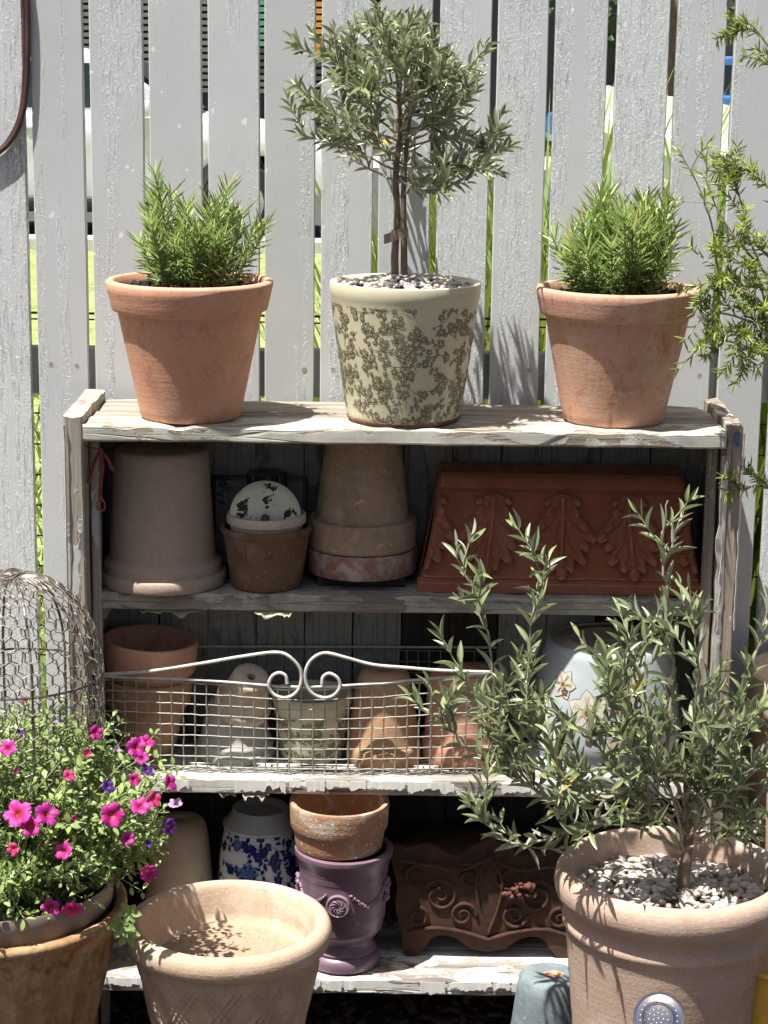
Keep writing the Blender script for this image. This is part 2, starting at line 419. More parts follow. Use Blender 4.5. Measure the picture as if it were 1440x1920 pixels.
SHRUB=[[(0.638, 0.02, 1.254), (0.575, 0.016, 1.305), (0.529, 0.012, 1.347), (0.512, 0.008, 1.423), (0.488, 0.004, 1.482), (0.456, 0.0, 1.535)], [(0.638, 0.04, 1.32), (0.574, 0.037, 1.38), (0.528, 0.033, 1.438), (0.5, 0.03, 1.497)], [(0.647, 0.08, 1.298), (0.589, 0.073, 1.385), (0.567, 0.067, 1.453), (0.541, 0.06, 1.529)], [(0.644, 0.0, 1.24), (0.585, -0.02, 1.31), (0.513, -0.04, 1.336), (0.469, -0.06, 1.329)], [(0.645, 0.0, 1.223), (0.57, -0.02, 1.275), (0.507, -0.04, 1.286), (0.469, -0.06, 1.25)], [(0.647, 0.0, 1.188), (0.572, -0.02, 1.233), (0.51, -0.04, 1.243), (0.462, -0.06, 1.204)], [(0.648, 0.02, 1.237), (0.597, -0.013, 1.275), (0.566, -0.047, 1.262), (0.545, -0.08, 1.233)], [(0.645, 0.06, 1.421), (0.607, 0.057, 1.48), (0.584, 0.053, 1.497), (0.561, 0.05, 1.522)], [(0.654, 0.03, 1.304), (0.606, 0.02, 1.373), (0.56, 0.01, 1.399), (0.517, 0.0, 1.382)], [(0.66, 0.05, 1.268), (0.601, 0.023, 1.322), (0.554, -0.003, 1.324), (0.508, -0.03, 1.31)], [(0.645, 0.08, 1.638), (0.607, 0.073, 1.688), (0.57, 0.067, 1.73), (0.552, 0.06, 1.732)], [(0.679, 0.05, 0.949), (0.627, 0.025, 0.999), (0.584, 0.0, 0.999)], [(0.657, 0.02, 1.228), (0.608, 0.007, 1.29), (0.586, -0.007, 1.342), (0.54, -0.02, 1.376)], [(0.658, 0.02, 1.202), (0.6, -0.003, 1.24), (0.572, -0.027, 1.225), (0.586, -0.05, 1.204)]]
HOOP=[(-0.616, 0.294, 1.811), (-0.611, 0.294, 1.751), (-0.612, 0.294, 1.681), (-0.617, 0.294, 1.61), (-0.626, 0.294, 1.565), (-0.642, 0.294, 1.531), (-0.664, 0.294, 1.509), (-0.701, 0.294, 1.493), (-0.747, 0.294, 1.501), (-0.777, 0.294, 1.546), (-0.783, 0.294, 1.626), (-0.776, 0.294, 1.809)]
HOOP2=[(-0.625, 0.296, 1.811), (-0.616, 0.296, 1.751), (-0.616, 0.296, 1.681), (-0.62, 0.296, 1.61), (-0.628, 0.296, 1.567), (-0.644, 0.296, 1.533), (-0.666, 0.296, 1.51), (-0.703, 0.296, 1.496), (-0.747, 0.296, 1.507), (-0.773, 0.296, 1.549), (-0.777, 0.296, 1.626), (-0.77, 0.296, 1.81)]
STRING=[[(-0.465, 0.03, 1.044), (-0.472, 0.03, 1.028), (-0.479, 0.03, 1.01), (-0.485, 0.03, 0.988)], [(-0.465, 0.028, 1.044), (-0.461, 0.028, 1.019), (-0.464, 0.028, 0.993), (-0.466, 0.028, 0.97), (-0.464, 0.028, 0.957)], [(-0.465, 0.03, 1.044), (-0.454, 0.03, 1.03), (-0.444, 0.03, 1.009)]]
# ------------------------------------------------------------------ materials
def fence_paint():
    n = NT('fence paint')
    c = n.co((1, 1, 1))
    band = n.noise(1.0, 3, .5, n.co((26, 26, .9)), .3)
    band = n.math('ADD', band, n.math('MULTIPLY', n.math('SUBTRACT', n.rnd(), .5), .22))
    bm_ = n.ramp(band, [(.46, 0.0), (.58, 1.0)])
    st = n.noise(1.0, 4, .75, n.co((330, 330, 190)), .8)
    # strokes slanting across the board
    tc = n.N.new('ShaderNodeTexCoord').outputs['Object']
    mp = n.N.new('ShaderNodeMapping'); n.L.new(tc, mp.inputs[0]); mp.inputs['Rotation'].default_value = (0, R(33), 0); mp.inputs['Scale'].default_value = (300, 60, 22)
    st2 = n.noise(1.0, 5, .7, mp.outputs[0], .4)
    rough = n.math('ADD', n.math('MULTIPLY', n.ramp(st, [(.52, 0.0), (.68, 1.0)]), .8), n.math('MULTIPLY', n.ramp(st2, [(.55, 0.0), (.66, 1.0)]), .9))
    col = n.ramp(n.noise(7, 4, .6, c), [(.3, (.58, .605, .61)), (.7, (.63, .655, .66))])
    spl = n.noise(46, 2, .4, n.co((1, 1, .8)))
    col = n.mix(n.ramp(spl, [(.735, 0.0), (.742, 1.0)]), col, (.86, .86, .85))
    col = n.mix(n.math('MULTIPLY', n.ramp(n.noise(24, 5, .75, n.co((3, 3, 1)), 1.5), [(.70, 0.0), (.76, 1.0)]), .35), col, (.25, .22, .18))
    tone = n.math('ADD', n.math('MULTIPLY', n.rnd(), .16), .90)
    hs = n.N.new('ShaderNodeHueSaturation'); n.L.new(col, hs.inputs['Color']); n.L.new(tone, hs.inputs['Value']); col = hs.outputs[0]
    n.set(Base_Color=col, Roughness=n.mix(bm_, (.5,) * 3, (.24,) * 3))
    h = n.math('ADD', n.math('MULTIPLY', rough, n.math('ADD', n.math('MULTIPLY', bm_, .95), .05)), 0.0)
    n.bump(h, 1.0, .0022)
    n.m.cycles.use_bump_map_correction = False
    return n.m

M = {}
M['fence'] = fence_paint()
M['rail'] = simple('rail paint', (.42, .42, .41), .6, bump=.2)
M['black_wire'] = simple('black coated wire', (.015, .015, .015), .4)
M['screw'] = simple('painted screw head', (.34, .33, .31), .5)
GW, GD = (.47, .41, .34), (.17, .14, .11)
M['top_plank'] = wood('bare weathered top plank', 'x', (.43, .38, .32), (.15, .125, .10), (.52, .50, .45), .60)
M['top_front'] = wood('top plank with grey-white paint', 'x', (.46, .40, .32), (.17, .14, .105), (.57, .555, .485), .45, (.44, .435, .375))
M['shelf_grey'] = wood('grey painted shelf', 'x', (.36, .31, .26), (.11, .095, .08), (.40, .385, .33), .44, (.27, .26, .225))
M['shelf_white'] = wood('white peeling shelf', 'x', (.42, .38, .33), (.12, .10, .09), (.74, .73, .69), .49)
M['side'] = wood('weathered side board', 'z', (.47, .42, .36), (.20, .17, .14), (.60, .59, .54), .56)
M['side_brown'] = wood('bare brown side board', 'z', (.42, .35, .28), (.17, .13, .10), (.72, .71, .68), .62)
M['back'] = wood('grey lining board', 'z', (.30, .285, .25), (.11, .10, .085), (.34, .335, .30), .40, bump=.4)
M['painted_shade'] = wood('wood painted dark as shade', 'z', (.060, .050, .042), (.015, .013, .012))  # near-black colour stands for the shade in openings and gaps
M['flake'] = simple('loose white paint', (.66, .65, .61), .55, var=.08, bump=.2)
M['flake_shaded'] = simple('yellowed paint darkened as shade', (.34, .31, .22), .6, var=.2, bump=.3)  # yellowed paint, its colour darkened for the shade under the shelves
M['blue_dab'] = simple('old blue paint', (.06, .13, .27), .5, var=.4)
def ground_mat(name, stops, scale, bump, rough=.95):
    n = NT(name); c = n.co(rand=False)
    a = n.noise(scale, 6, .7, c); b = n.noise(scale * .12, 4, .6, c)
    n.set(Base_Color=n.ramp(n.math('ADD', n.math('MULTIPLY', a, .7), n.math('MULTIPLY', b, .3)), stops), Roughness=rough)
    n.bump(a, bump, .01)
    return n.m
M['earth'] = ground_mat('dark leaf mould', [(.35, (.018, .013, .009)), (.5, (.045, .032, .022)), (.7, (.10, .075, .05))], 60, .8)
M['lawn'] = ground_mat('mown lawn', [(.32, (.08, .12, .025)), (.46, (.20, .26, .07)), (.56, (.34, .38, .13)), (.68, (.46, .46, .22))], 26, .6)
M['asphalt'] = ground_mat('asphalt', [(.3, (.045, .045, .047)), (.7, (.07, .07, .07))], 30, .3)
M['concrete'] = ground_mat('concrete kerb', [(.3, (.42, .40, .37)), (.7, (.55, .53, .49))], 30, .2)
M['chip'] = simple('bark chip', (.10, .066, .042), .95, var=.6, scale=8)
M['grass'] = leafmat('grass blade', (.12, .20, .03), (.15, .22, .05), (.30, .36, .09), .55, .35)

# ------------------------------------------------------------------ ground
def sheet(name, x0, x1, y0, y1, z, mat, nx=1, ny=1):
    v = [(x0 + (x1 - x0) * i / nx, y0 + (y1 - y0) * j / ny, z) for j in range(ny + 1) for i in range(nx + 1)]
    f = [(j * (nx + 1) + i, j * (nx + 1) + i + 1, (j + 1) * (nx + 1) + i + 1, (j + 1) * (nx + 1) + i) for j in range(ny) for i in range(nx)]
    return tag(mesh(name, v, f, mat, smooth=False), kind='structure')
sheet('ground', -150, 150, -40, 260, 0.0, M['earth'])
sheet('lawn', -60, 60, .42, 14.0, .006, M['lawn'])
sheet('road', -120, 120, 14.4, 27, .004, M['asphalt'])
v, f = box_geo(-60, 60, 14.0, 14.42, -.05, .10); tag(mesh('kerb', v, f, M['concrete'], smooth=False), kind='structure')
sheet('far_footpath', -120, 120, 27, 31, .012, M['concrete'])

rnd = random.Random(11)
# leaf mould and bark chips lying about under and in front of the shelf
tv, tf = box_geo(-.5, .5, -.5, .5, -.5, .5)
mats = []; var = []
for i in range(3600):
    x, y = rnd.uniform(-.8, .9), rnd.uniform(-.6, .5)
    d = Vector((rnd.uniform(-1, 1), rnd.uniform(-1, 1), rnd.uniform(-.35, .35))); l = rnd.uniform(.012, .036)
    mats.append(frame((x, y, rnd.uniform(.002, .018)), d, (rnd.uniform(-.5, .5), rnd.uniform(-.5, .5), 1), l * rnd.uniform(.3, .7), l, .003)); var.append(rnd.random())
o = scatter('bark_chips', tv, tf, mats, var, M['chip']); tag(o, 'dark bark chips and dry leaf litter on the ground below the shelf', 'mulch', kind='stuff')
# lawn grass just behind the fence
gv = [(-.5, 0, 0), (.5, 0, 0), (.3, .6, .05), (-.3, .6, .05), (0, 1, .16)]; gf = [(0, 1, 2, 3), (3, 2, 4)]
mats = []; var = []
for i in range(16000):
    y = .46 + 6.5 * rnd.random() ** 1.6; x = rnd.uniform(-.3 - .24 * y, .25 + .2 * y) - .35
    h = rnd.uniform(.02, .055) * (1 + .1 * y)
    mats.append(frame((x, y, .004), (rnd.uniform(-.6, .6), rnd.uniform(-.6, .6), 1), (rnd.uniform(-1, 1), rnd.uniform(-1, 1), .2), .005 * (1 + .35 * y), h, h)); var.append(rnd.random())
o = scatter('grass', gv, gf, mats, var, M['grass']); tag(o, 'short sunlit lawn grass seen through the gaps of the fence', 'grass', kind='stuff')

# ------------------------------------------------------------------ picket fence
GAPS = [(-.622, -.609), (-.521, -.509), (-.419, -.409), (-.3194, -.3086), (-.2214, -.2124), (-.1262, -.1154), (-.0264, -.0166), (.072, .084),
        (.1718, .1817), (.2672, .2792), (.3678, .3835), (.4717, .4848), (.568, .5825), (.661, .6757)]
fence = thing('picket_fence', 'pale grey painted timber picket fence behind the shelf', 'fence', (0, .31, 0))
FZ0, FZ1 = .04, 2.05
edges = [g for g in GAPS]
lefts = [(-.722, -.622)]
bounds = [(-.722 - .111 * k, -.622 - .111 * k) for k in (4, 3, 2, 1)] + [(-.722, edges[0][0])] + [(edges[i][1], edges[i + 1][0]) for i in range(len(edges) - 1)] + [(edges[-1][1] + .111 * k, edges[-1][1] + .099 + .111 * k) for k in range(5)]
for i, (a, b) in enumerate(bounds):
    p = beam('picket', FZ1 - FZ0, b - a, .019, M['fence'], fence, ((a + b) / 2, 0, FZ0), axis='z', n=40, ch=.0015, jit=.0007, seed=i + 1, freq=5)
    for sx in (-.022, .024):
        if -1 < (a + b) / 2 < .9:
            zz = 1.098 + rnd.uniform(-.004, .006)
            lathe('screw', [(0, .0001), (.0036, .0001), (.0040, -.0004), (.0044, .0003), (.0048, -.001)], M['screw'], p, (sx + rnd.uniform(-.003, .003), -.0094, zz), (R(90), 0, 0), 14)
for z0, z1 in ((1.085, 1.168), (.43, .475)):
    beam('rail', 2.9, .035, z1 - z0, M['rail'], fence, (-1.3, .029, (z0 + z1) / 2), axis='x', n=20, jit=.0008, seed=int(z0 * 100))
net = thing('wire_netting', 'black wire netting stretched along the back of the picket fence', 'netting', (0, .365, 0))
vv, ff = [], []
for k in range(32):
    z = .08 + .0565 * k
    if 1.07 < z < 1.17 or z > 1.24: continue
    tube_geo([(-1.3, 0, z), (-.4, .0, z + .003), (.4, 0, z - .002), (1.3, 0, z)], .0016, 5, vv, ff)
tube_geo([(-1.3, .01, 1.222), (1.3, .01, 1.222)], .0022, 5, vv, ff)
mesh('horizontal_wires', vv, ff, M['black_wire'], net)
vv, ff = [], []
for k in range(17):
    x = -1.28 + .16 * k + rnd.uniform(-.01, .01)
    tube_geo([(x, .003, .04), (x, .003, 1.235)], .0013, 5, vv, ff)
mesh('vertical_wires', vv, ff, M['black_wire'], net)

# ------------------------------------------------------------------ shelf unit
SX0, SX1 = -.4865, .5520
Z1, Z2, Z3, Z4 = 1.090, .792, .473, .129
shelf = thing('shelf_unit', 'weathered timber shelf unit with peeling grey-white paint, four shelves of pots', 'shelf', (.03, .14, 0))
OX, OY = .03, .14
def sb(name, L, w, t, mat, x, y, z, **k):
    return beam(name, L, w, t, mat, shelf, (x - OX, y - OY, z), **k)
LX = SX1 - SX0
def nose(amp, s0):
    # worn, slightly scalloped front arris
    def fn(s, p, q):
        if p < 0 and q > 0: q -= amp * max(0, mnoise.noise(Vector((s * 23 + s0, 1, 2))) + .1)
        return p, q
    return fn
top = empty('top_shelf', (0, 0, 0), parent=shelf)
def tb(y0, y1, mat, sd, dz=0.0, x0=SX0, x1=SX1, notch=None):
    return beam('plank', x1 - x0, y1 - y0, .027, mat, top, (x0 - OX, (y0 + y1) / 2 - OY, Z1 - .0135 + dz), axis='x', n=70, ch=.0035, jit=.0016, seed=sd, freq=22, ends=.004, notch=notch)
tb(-.001, .082, M['top_front'], 3, 0, notch=nose(.006, 3))
tb(.085, .138, M['top_plank'], 4, -.0015)
tb(.141, .196, M['top_plank'], 5, -.001, SX0 + .004)
tb(.1985, .268, M['top_plank'], 6, -.003, SX0 + .003, SX1 - .006)
def shelf_at(z, y0, y1, mats, sd, name):
    e = empty(name, (0, 0, 0), parent=shelf)
    ym = y0 + (y1 - y0) * .48
    for i, (a, b) in enumerate(((y0, ym - .0015), (ym + .0015, y1))):
        beam('plank', LX, b - a, .029, mats[min(i, len(mats) - 1)], e, (SX0 - OX, (a + b) / 2 - OY, z - .0145 - .001 * i), axis='x', n=70, ch=.003, jit=.0014, seed=sd + i, freq=20, notch=nose(.005, sd) if i == 0 else None)
    return e
sh2 = shelf_at(Z2, .066, .268, [M['shelf_grey']], 21, 'second_shelf')
sh3 = shelf_at(Z3, .050, .268, [M['shelf_white']], 25, 'third_shelf')
sh4 = shelf_at(Z4, 0.0, .268, [M['shelf_white']], 31, 'bottom_shelf')
def slope(s, p, q):
    return p, q
ls = sb('side_panel', 1.103, .0325, .268, M['side'], -.5045, .134, 0, axis='z', n=60, ch=.003, jit=.0018, seed=41, freq=12, ends=.006)
rs = sb('side_panel', 1.100, .0245, .268, M['side_brown'], .5665, .134, 0, axis='z', n=60, ch=.003, jit=.0022, seed=43, freq=12, ends=.006)
# inner battens the shelves rest against, and the shelf cleats
sb('batten', 1.05, .014, .022, M['side'], -.4790, .066, .005, axis='z', n=40, ch=.002, jit=.0015, seed=45)
sb('batten', 1.05, .016, .024, M['side'], .5430, .075, .005, axis='z', n=40, ch=.002, jit=.002, seed=47)
for z in (Z2, Z3):
    for x in (SX0 + .004, SX1 - .018):
        sb('cleat', .15, .014, .022, M['side'], x + .007, .10, z - .044, axis='y', n=8, ch=.001, jit=.0008, seed=int(z * 90))
# lining boards at the back, one by one
box('light_block_sheet', SX0 - .010 - OX, SX1 + .010 - OX, .2835 - OY, .2865 - OY, .13, 1.062, M['painted_shade'], shelf)  # unseen sheet added to keep sunlight from showing between the boards
nb = 12; bw = LX / nb
for i in range(nb):
    x = SX0 + bw * (i + .5)
    if i == 0: x -= .008
    if i == nb - 1: x += .008
    ew = .016 if i in (0, nb - 1) else 0.0
    sb('lining_board', .262, bw + ew - rnd.uniform(.0008, .002), .012, M['back'], x, .276 + rnd.uniform(-.001, .001), .797, axis='z', n=16, ch=.0015, jit=.0012, seed=60 + i)
    dark = i in (6, 7) or i == 10  # open places without boards: their black shade is painted on boards here
    sb('lining_board', .279, bw + ew - rnd.uniform(.001, .0025), .012, M['painted_shade'] if dark else M['back'], x + rnd.uniform(-.001, .001), .276, .478, axis='z', n=16, ch=.0015, jit=.0014, seed=80 + i)
    sb('lining_board', .304, bw + ew - .001, .012, M['painted_shade'], x, .276, .134, axis='z', n=10, ch=.0015, jit=.0012, seed=100 + i)  # bottom row: deep shade painted as dark boards

# paint lifting off the front edges and hanging from the undersides
def flake_plate(name, parent, x0, x1, zt, zb, y, seed, mat, thick=.0009, curl=.0016):
    r = random.Random(seed); n = max(3, int((x1 - x0) / .0035))
    tp = []; bt = []
    for k in range(n + 1):
        x = x0 + (x1 - x0) * k / n
        e = min(1, min(k, n - k) / 1.5)
        nz = mnoise.noise(Vector((x * 70, seed, 0))); n2 = mnoise.noise(Vector((x * 190, seed, 5)))
        st = .28 * (1 if mnoise.noise(Vector((x * 26, seed, 9))) > .1 else 0)
        h = (zt - zb)
        n3 = mnoise.noise(Vector((x * 520, seed, 8))); n4 = 1 if mnoise.noise(Vector((x * 90, seed, 12))) > .25 else 0
        x += .0012 * n3
        tp.append((x, zt - h * (.05 * (nz + 1) * .5 + (.12 * n4)))); bt.append((x, zb + h * min(.88, max(0, (.16 + .30 * nz + .22 * n2 + .16 * n3 + st + .35 * n4 * abs(n2))))))
    v = []; f = []
    for k in range(n + 1):
        c = curl * (.5 + .5 * mnoise.noise(Vector((x0 * 50 + k * .6, seed, 3))))
        for (px, pz), cc in ((tp[k], 0.0), (bt[k], c)):
            v.append((px, y - .0006 - cc, pz)); v.append((px, y - .0006 - thick - cc, pz))
    for k in range(n):
        a = 4 * k; b = a + 4
        f += [(a + 1, a + 3, b + 3, b + 1), (a, b, b + 2, a + 2), (a, a + 1, b + 1, b), (a + 2, b + 2, b + 3, a + 3)]
    f += [(0, 2, 3, 1), (4 * n, 4 * n + 1, 4 * n + 3, 4 * n + 2)]
    o = mesh(name, v, f, mat, parent, smooth=False); return o
def edge_flakes(parent, z, y, seed, cover=.8, x0=SX0, x1=SX1):
    r = random.Random(seed); x = x0 + .002; k = 0
    while x < x1 - .02:
        w = r.choice([r.uniform(.014, .03), r.uniform(.03, .075), r.uniform(.05, .10)])
        w = min(w, x1 - .003 - x)
        if r.random() < cover:
            flake_plate('paint_flake', parent, x - OX, x + w - OX, z - .0025, z - r.uniform(.018, .028), y - OY - .0005, seed * 50 + k, M['flake'])
        x += w + r.uniform(.001, .006); k += 1
edge_flakes(sh3, Z3, .0485, 3, .85)
edge_flakes(sh4, Z4, -.0015, 4, .85)
def hanging_flake(parent, x, y, z, w, h, seed, mat):
    n = 16; v = []; f = []; m = 5
    for i in range(n + 1):
        for j in range(m + 1):
            u = i / n; t = j / m
            st = 1.0 if mnoise.noise(Vector((u * 7 + seed, 4.4, 0))) > -.05 else .38
            hh = h * st * (.45 + .5 * mnoise.noise(Vector((u * 6 + seed, 1.3, 0))) + .10 * mnoise.noise(Vector((u * 11 + seed, 2.3, 0)))) * (math.sin(PI * min(1, max(0, u))) ** .3) * 1.5
            v.append((x + w * u, y - .03 * t * (1 - .5 * t) * h / .02 + .006 * mnoise.noise(Vector((u * 5, t * 2, seed))), z - hh * t))
    for i in range(n):
        for j in range(m):
            a = i * (m + 1) + j; f.append((a, a + m + 1, a + m + 2, a + 1))
    o = mesh('paint_flake', v, f, mat, parent, smooth=True, angle=80)
    so = o.modifiers.new('thick', 'SOLIDIFY'); so.thickness = .0008
for (x, y, z, w, h, sd_, mt) in [(-.215, .070, Z2 - .030, .062, .016, 2, 'flake_shaded'), (-.41, .085, Z2 - .030, .11, .018, 4, 'flake_shaded'), 
                                 (-.275, .062, Z3 - .030, .030, .012, 7, 'flake_shaded'), (-.235, .060, Z3 - .030, .045, .018, 8, 'flake_shaded')]:
    hanging_flake({Z1: top, Z2: sh2, Z3: sh3}[min((Z1, Z2, Z3), key=lambda q: abs(q - .03 - z))], x - OX, y - OY, z, w, h, sd_, M[mt])
# knot of torn white paint on the left upright, peeling strips down the right one, a dab of blue
def strip_flake(parent, x, y, z0, z1, w, seed, mat):
    n = 26; v = []; f = []
    for i in range(n + 1):
        t = i / n; z = z0 + (z1 - z0) * t
        ww = w * (.45 + .9 * abs(mnoise.noise(Vector((z * 30, seed, 0)))) + .25 * (mnoise.noise(Vector((z * 120, seed, 4)))))
        cy = .006 * mnoise.noise(Vector((z * 16, seed, 7)))
        v += [(x, y, z), (x - ww, y - .002 - abs(cy), z)]
    for i in range(n): f.append((2 * i, 2 * i + 1, 2 * i + 3, 2 * i + 2))
    o = mesh('paint_flake', v, f, mat, parent, smooth=False)
    so = o.modifiers.new('thick', 'SOLIDIFY'); so.thickness = .0009
strip_flake(rs, -.0105, -.136, .70, 1.04, .010, 3, M['flake'])
strip_flake(rs, -.0105, -.136, .30, .70, .013, 4, M['flake'])
strip_flake(rs, -.0110, -.120, .45, 1.05, .016, 5, M['flake'])
strip_flake(rs, .0135, -.136, .76, 1.09, .005, 6, M['flake'])
strip_flake(ls, -.0120, -.1365, .40, 1.09, .0035, 7, M['flake'])
strip_flake(rs, .005, -.1352, 1.068, 1.092, .009, 79, M['blue_dab'])
strip_flake(ls, .0135, -.1365, .882, .934, .012, 77, M['flake'])
# ------------------------------------------------------------------ clay and glaze
M['clay_orange'] = clay('orange terracotta', (.64, .335, .22), (.36, .15, .085), (.68, .44, .32), .5, .55, big=12, scuff=.35)
M['clay_orange_b'] = clay('orange terracotta with bloom', (.60, .345, .24), (.34, .15, .09), (.68, .50, .40), .65, .75, big=14, scuff=.6)
M['clay_pink'] = clay('pinkish grey terracotta', (.41, .315, .255), (.30, .22, .17), (.50, .41, .35), .4, .3, scuff=.2)
M['clay_brown'] = clay('old brown terracotta', (.175, .100, .060), (.05, .033, .024), (.32, .22, .15), .5, .6, big=16, bump=.5, speck=.4)
M['clay_mossy'] = clay('aged mottled terracotta', (.40, .275, .18), (.20, .15, .10), (.48, .41, .32), .6, .5, big=14, bump=.6, moss=(.22, .19, .115), speck=.35)
M['clay_lime'] = clay('terracotta under lime crust', (.33, .155, .115), (.22, .12, .09), (.48, .45, .40), .95, .2, big=18, bump=.7, speck=.5, moss=(.42, .395, .35))
M['clay_deep'] = clay('deep red terracotta', (.27, .093, .048), (.15, .055, .03), (.46, .24, .17), .22, .3, bump=.25, wear=(.40, .23, .17), scuff=.2)
M['clay_tan'] = clay('tan terracotta', (.47, .28, .155), (.32, .18, .10), (.55, .38, .24), .4, .3)
M['clay_buff'] = clay('buff terracotta', (.50, .375, .265), (.36, .25, .165), (.62, .53, .43), .75, .5, big=9, bump=.45, scuff=.35)
M['clay_olive_pot'] = clay('rose-buff terracotta', (.46, .335, .26), (.33, .22, .155), (.58, .48, .40), .7, .5, scuff=.3, big=8, bump=.4, speck=.15)
M['clay_pale'] = clay('pale cream clay', (.60, .50, .38), (.38, .27, .18), (.70, .62, .52), .4, .3, speck=.2)
M['clay_grey'] = clay('grey cement', (.44, .43, .385), (.30, .29, .25), (.56, .55, .51), .5, .3)
M['clay_rust'] = clay('rust stained terracotta', (.38, .22, .115), (.20, .065, .018), (.54, .40, .26), .8, 1.0, big=18, bump=.5, moss=(.19, .13, .03), streak=True)
M['clay_weather'] = clay('weathered dish', (.40, .22, .13), (.20, .15, .10), (.62, .57, .48), .95, .4, big=18, bump=.7, moss=(.33, .31, .23), speck=.9)
M['cement_blue'] = clay('blue-grey painted cement', (.155, .19, .205), (.09, .115, .125), (.27, .32, .335), .5, .4, big=20, bump=.25, speck=.5)
M['cream_glaze'] = glaze('cream crackle glaze', (.66, .61, .43), .06, .28, .2)
M['white_glaze'] = glaze('white glaze', (.66, .68, .68), .05, .08, .0)
M['grey_glaze'] = glaze('grey glaze', (.40, .40, .38), .06, .3, .0)
M['blue_glaze'] = glaze('pale blue glaze', (.40, .45, .465), .08, .16, .1)
M['lilac_glaze'] = glaze('lilac glaze', (.185, .115, .155), .22, .28, .1)
M['lilac_pale'] = glaze('worn lilac relief', (.22, .145, .185), .3, .35, .2)
M['olive_ink'] = simple('dark olive print', (.105, .098, .055), .35)
M['olive_wash'] = simple('olive print wash', (.33, .31, .185), .35, var=.2)
M['cobalt'] = simple('cobalt print', (.012, .022, .14), .12)
M['cobalt_wash'] = simple('pale cobalt print', (.12, .20, .42), .12, var=.3)
M['sepia_ink'] = simple('sepia print', (.13, .075, .04), .25)
M['cream_wash'] = simple('cream petal print', (.50, .47, .40), .25, var=.1)
M['tan_wash'] = simple('tan petal print', (.42, .31, .18), .25, var=.2)
M['black_print'] = simple('black print', (.02, .02, .022), .4)
M['tile_white'] = simple('dull tile white', (.20, .20, .19), .5)
M['dark_plastic'] = simple('dark green glass', (.018, .024, .022), .3)
M['soil'] = ground_mat('potting soil', [(.35, (.012, .009, .007)), (.5, (.035, .025, .018)), (.7, (.085, .06, .045))], 180, .9)
M['dust'] = ground_mat('dry dust', [(.35, (.30, .21, .145)), (.55, (.40, .29, .20)), (.72, (.52, .40, .29))], 90, .6)
M['pebble'] = None
def pebble_mat():
    n = NT('river pebbles'); v = n.attr('var'); c = n.co()
    col = n.ramp(v, [(0.0, (.56, .49, .42)), (.22, (.50, .43, .37)), (.40, (.33, .28, .24)), (.52, (.27, .25, .24)), (.62, (.62, .57, .50)), (.80, (.66, .62, .56)), (.92, (.17, .16, .16))], 'CONSTANT')
    col = n.mix(n.math('MULTIPLY', n.noise(300, 3, .6, c), .3), col, (.3, .26, .22))
    n.set(Base_Color=col, Roughness=.55); return n.m
M['pebble'] = pebble_mat()
def enamel():
    n = NT('chipped cream enamel'); c = n.co()
    p = n.noise(46, 5, .6, c, .4)
    k = n.ramp(p, [(.57, 0.0), (.585, 1.0)])
    n.set(Base_Color=n.mix(k, (.70, .68, .50), (.022, .018, .015)), Roughness=n.mix(k, (.22,) * 3, (.7,) * 3))
    n.bump(n.math('SUBTRACT', 1.0, k), .5, .001)
    return n.m
M['enamel'] = enamel()
def rust():
    n = NT('rusted iron'); c = n.co()
    a = n.noise(60, 6, .7, c); b = n.noise(9, 4, .6, c)
    col = n.ramp(n.math('ADD', n.math('MULTIPLY', a, .5), n.math('MULTIPLY', b, .5)), [(.35, (.018, .008, .005)), (.5, (.050, .020, .010)), (.65, (.085, .034, .015))])
    n.set(Base_Color=col, Roughness=.85); n.bump(a, .6, .002); return n.m
M['rust'] = rust()
M['lit_rust'] = simple('rust with sunlight painted in', (.11, .042, .027), .95, var=.5, scale=30, bump=.5)  # redder and brighter than the plain rust: sunlight put into the colour
M['scroll_wire'] = simple('cream-grey painted wire', (.56, .55, .50), .5, var=.28, scale=55, bump=.3)
M['mesh_wire'] = simple('dull grey wire mesh', (.34, .33, .29), .45, metal=.3, var=.25)
M['chicken_wire'] = simple('dull galvanised chicken wire', (.21, .18, .155), .5, metal=.45, var=.5, scale=60)
M['hoop'] = simple('dark red-brown cable', (.075, .035, .03), .4, var=.3)
M['string'] = simple('faded red twine', (.24, .06, .04), .9, var=.4)
M['nail'] = simple('rusty nail', (.12, .09, .07), .6, metal=.6)
M['chrome'] = simple('polished steel', (.62, .60, .60), .16, metal=1.0, var=.05)
M['yellow'] = simple('mustard yellow enamel tin', (.60, .36, .055), .35, var=.12)
M['liner'] = simple('grey-brown plastic liner pot', (.24, .19, .16), .6)

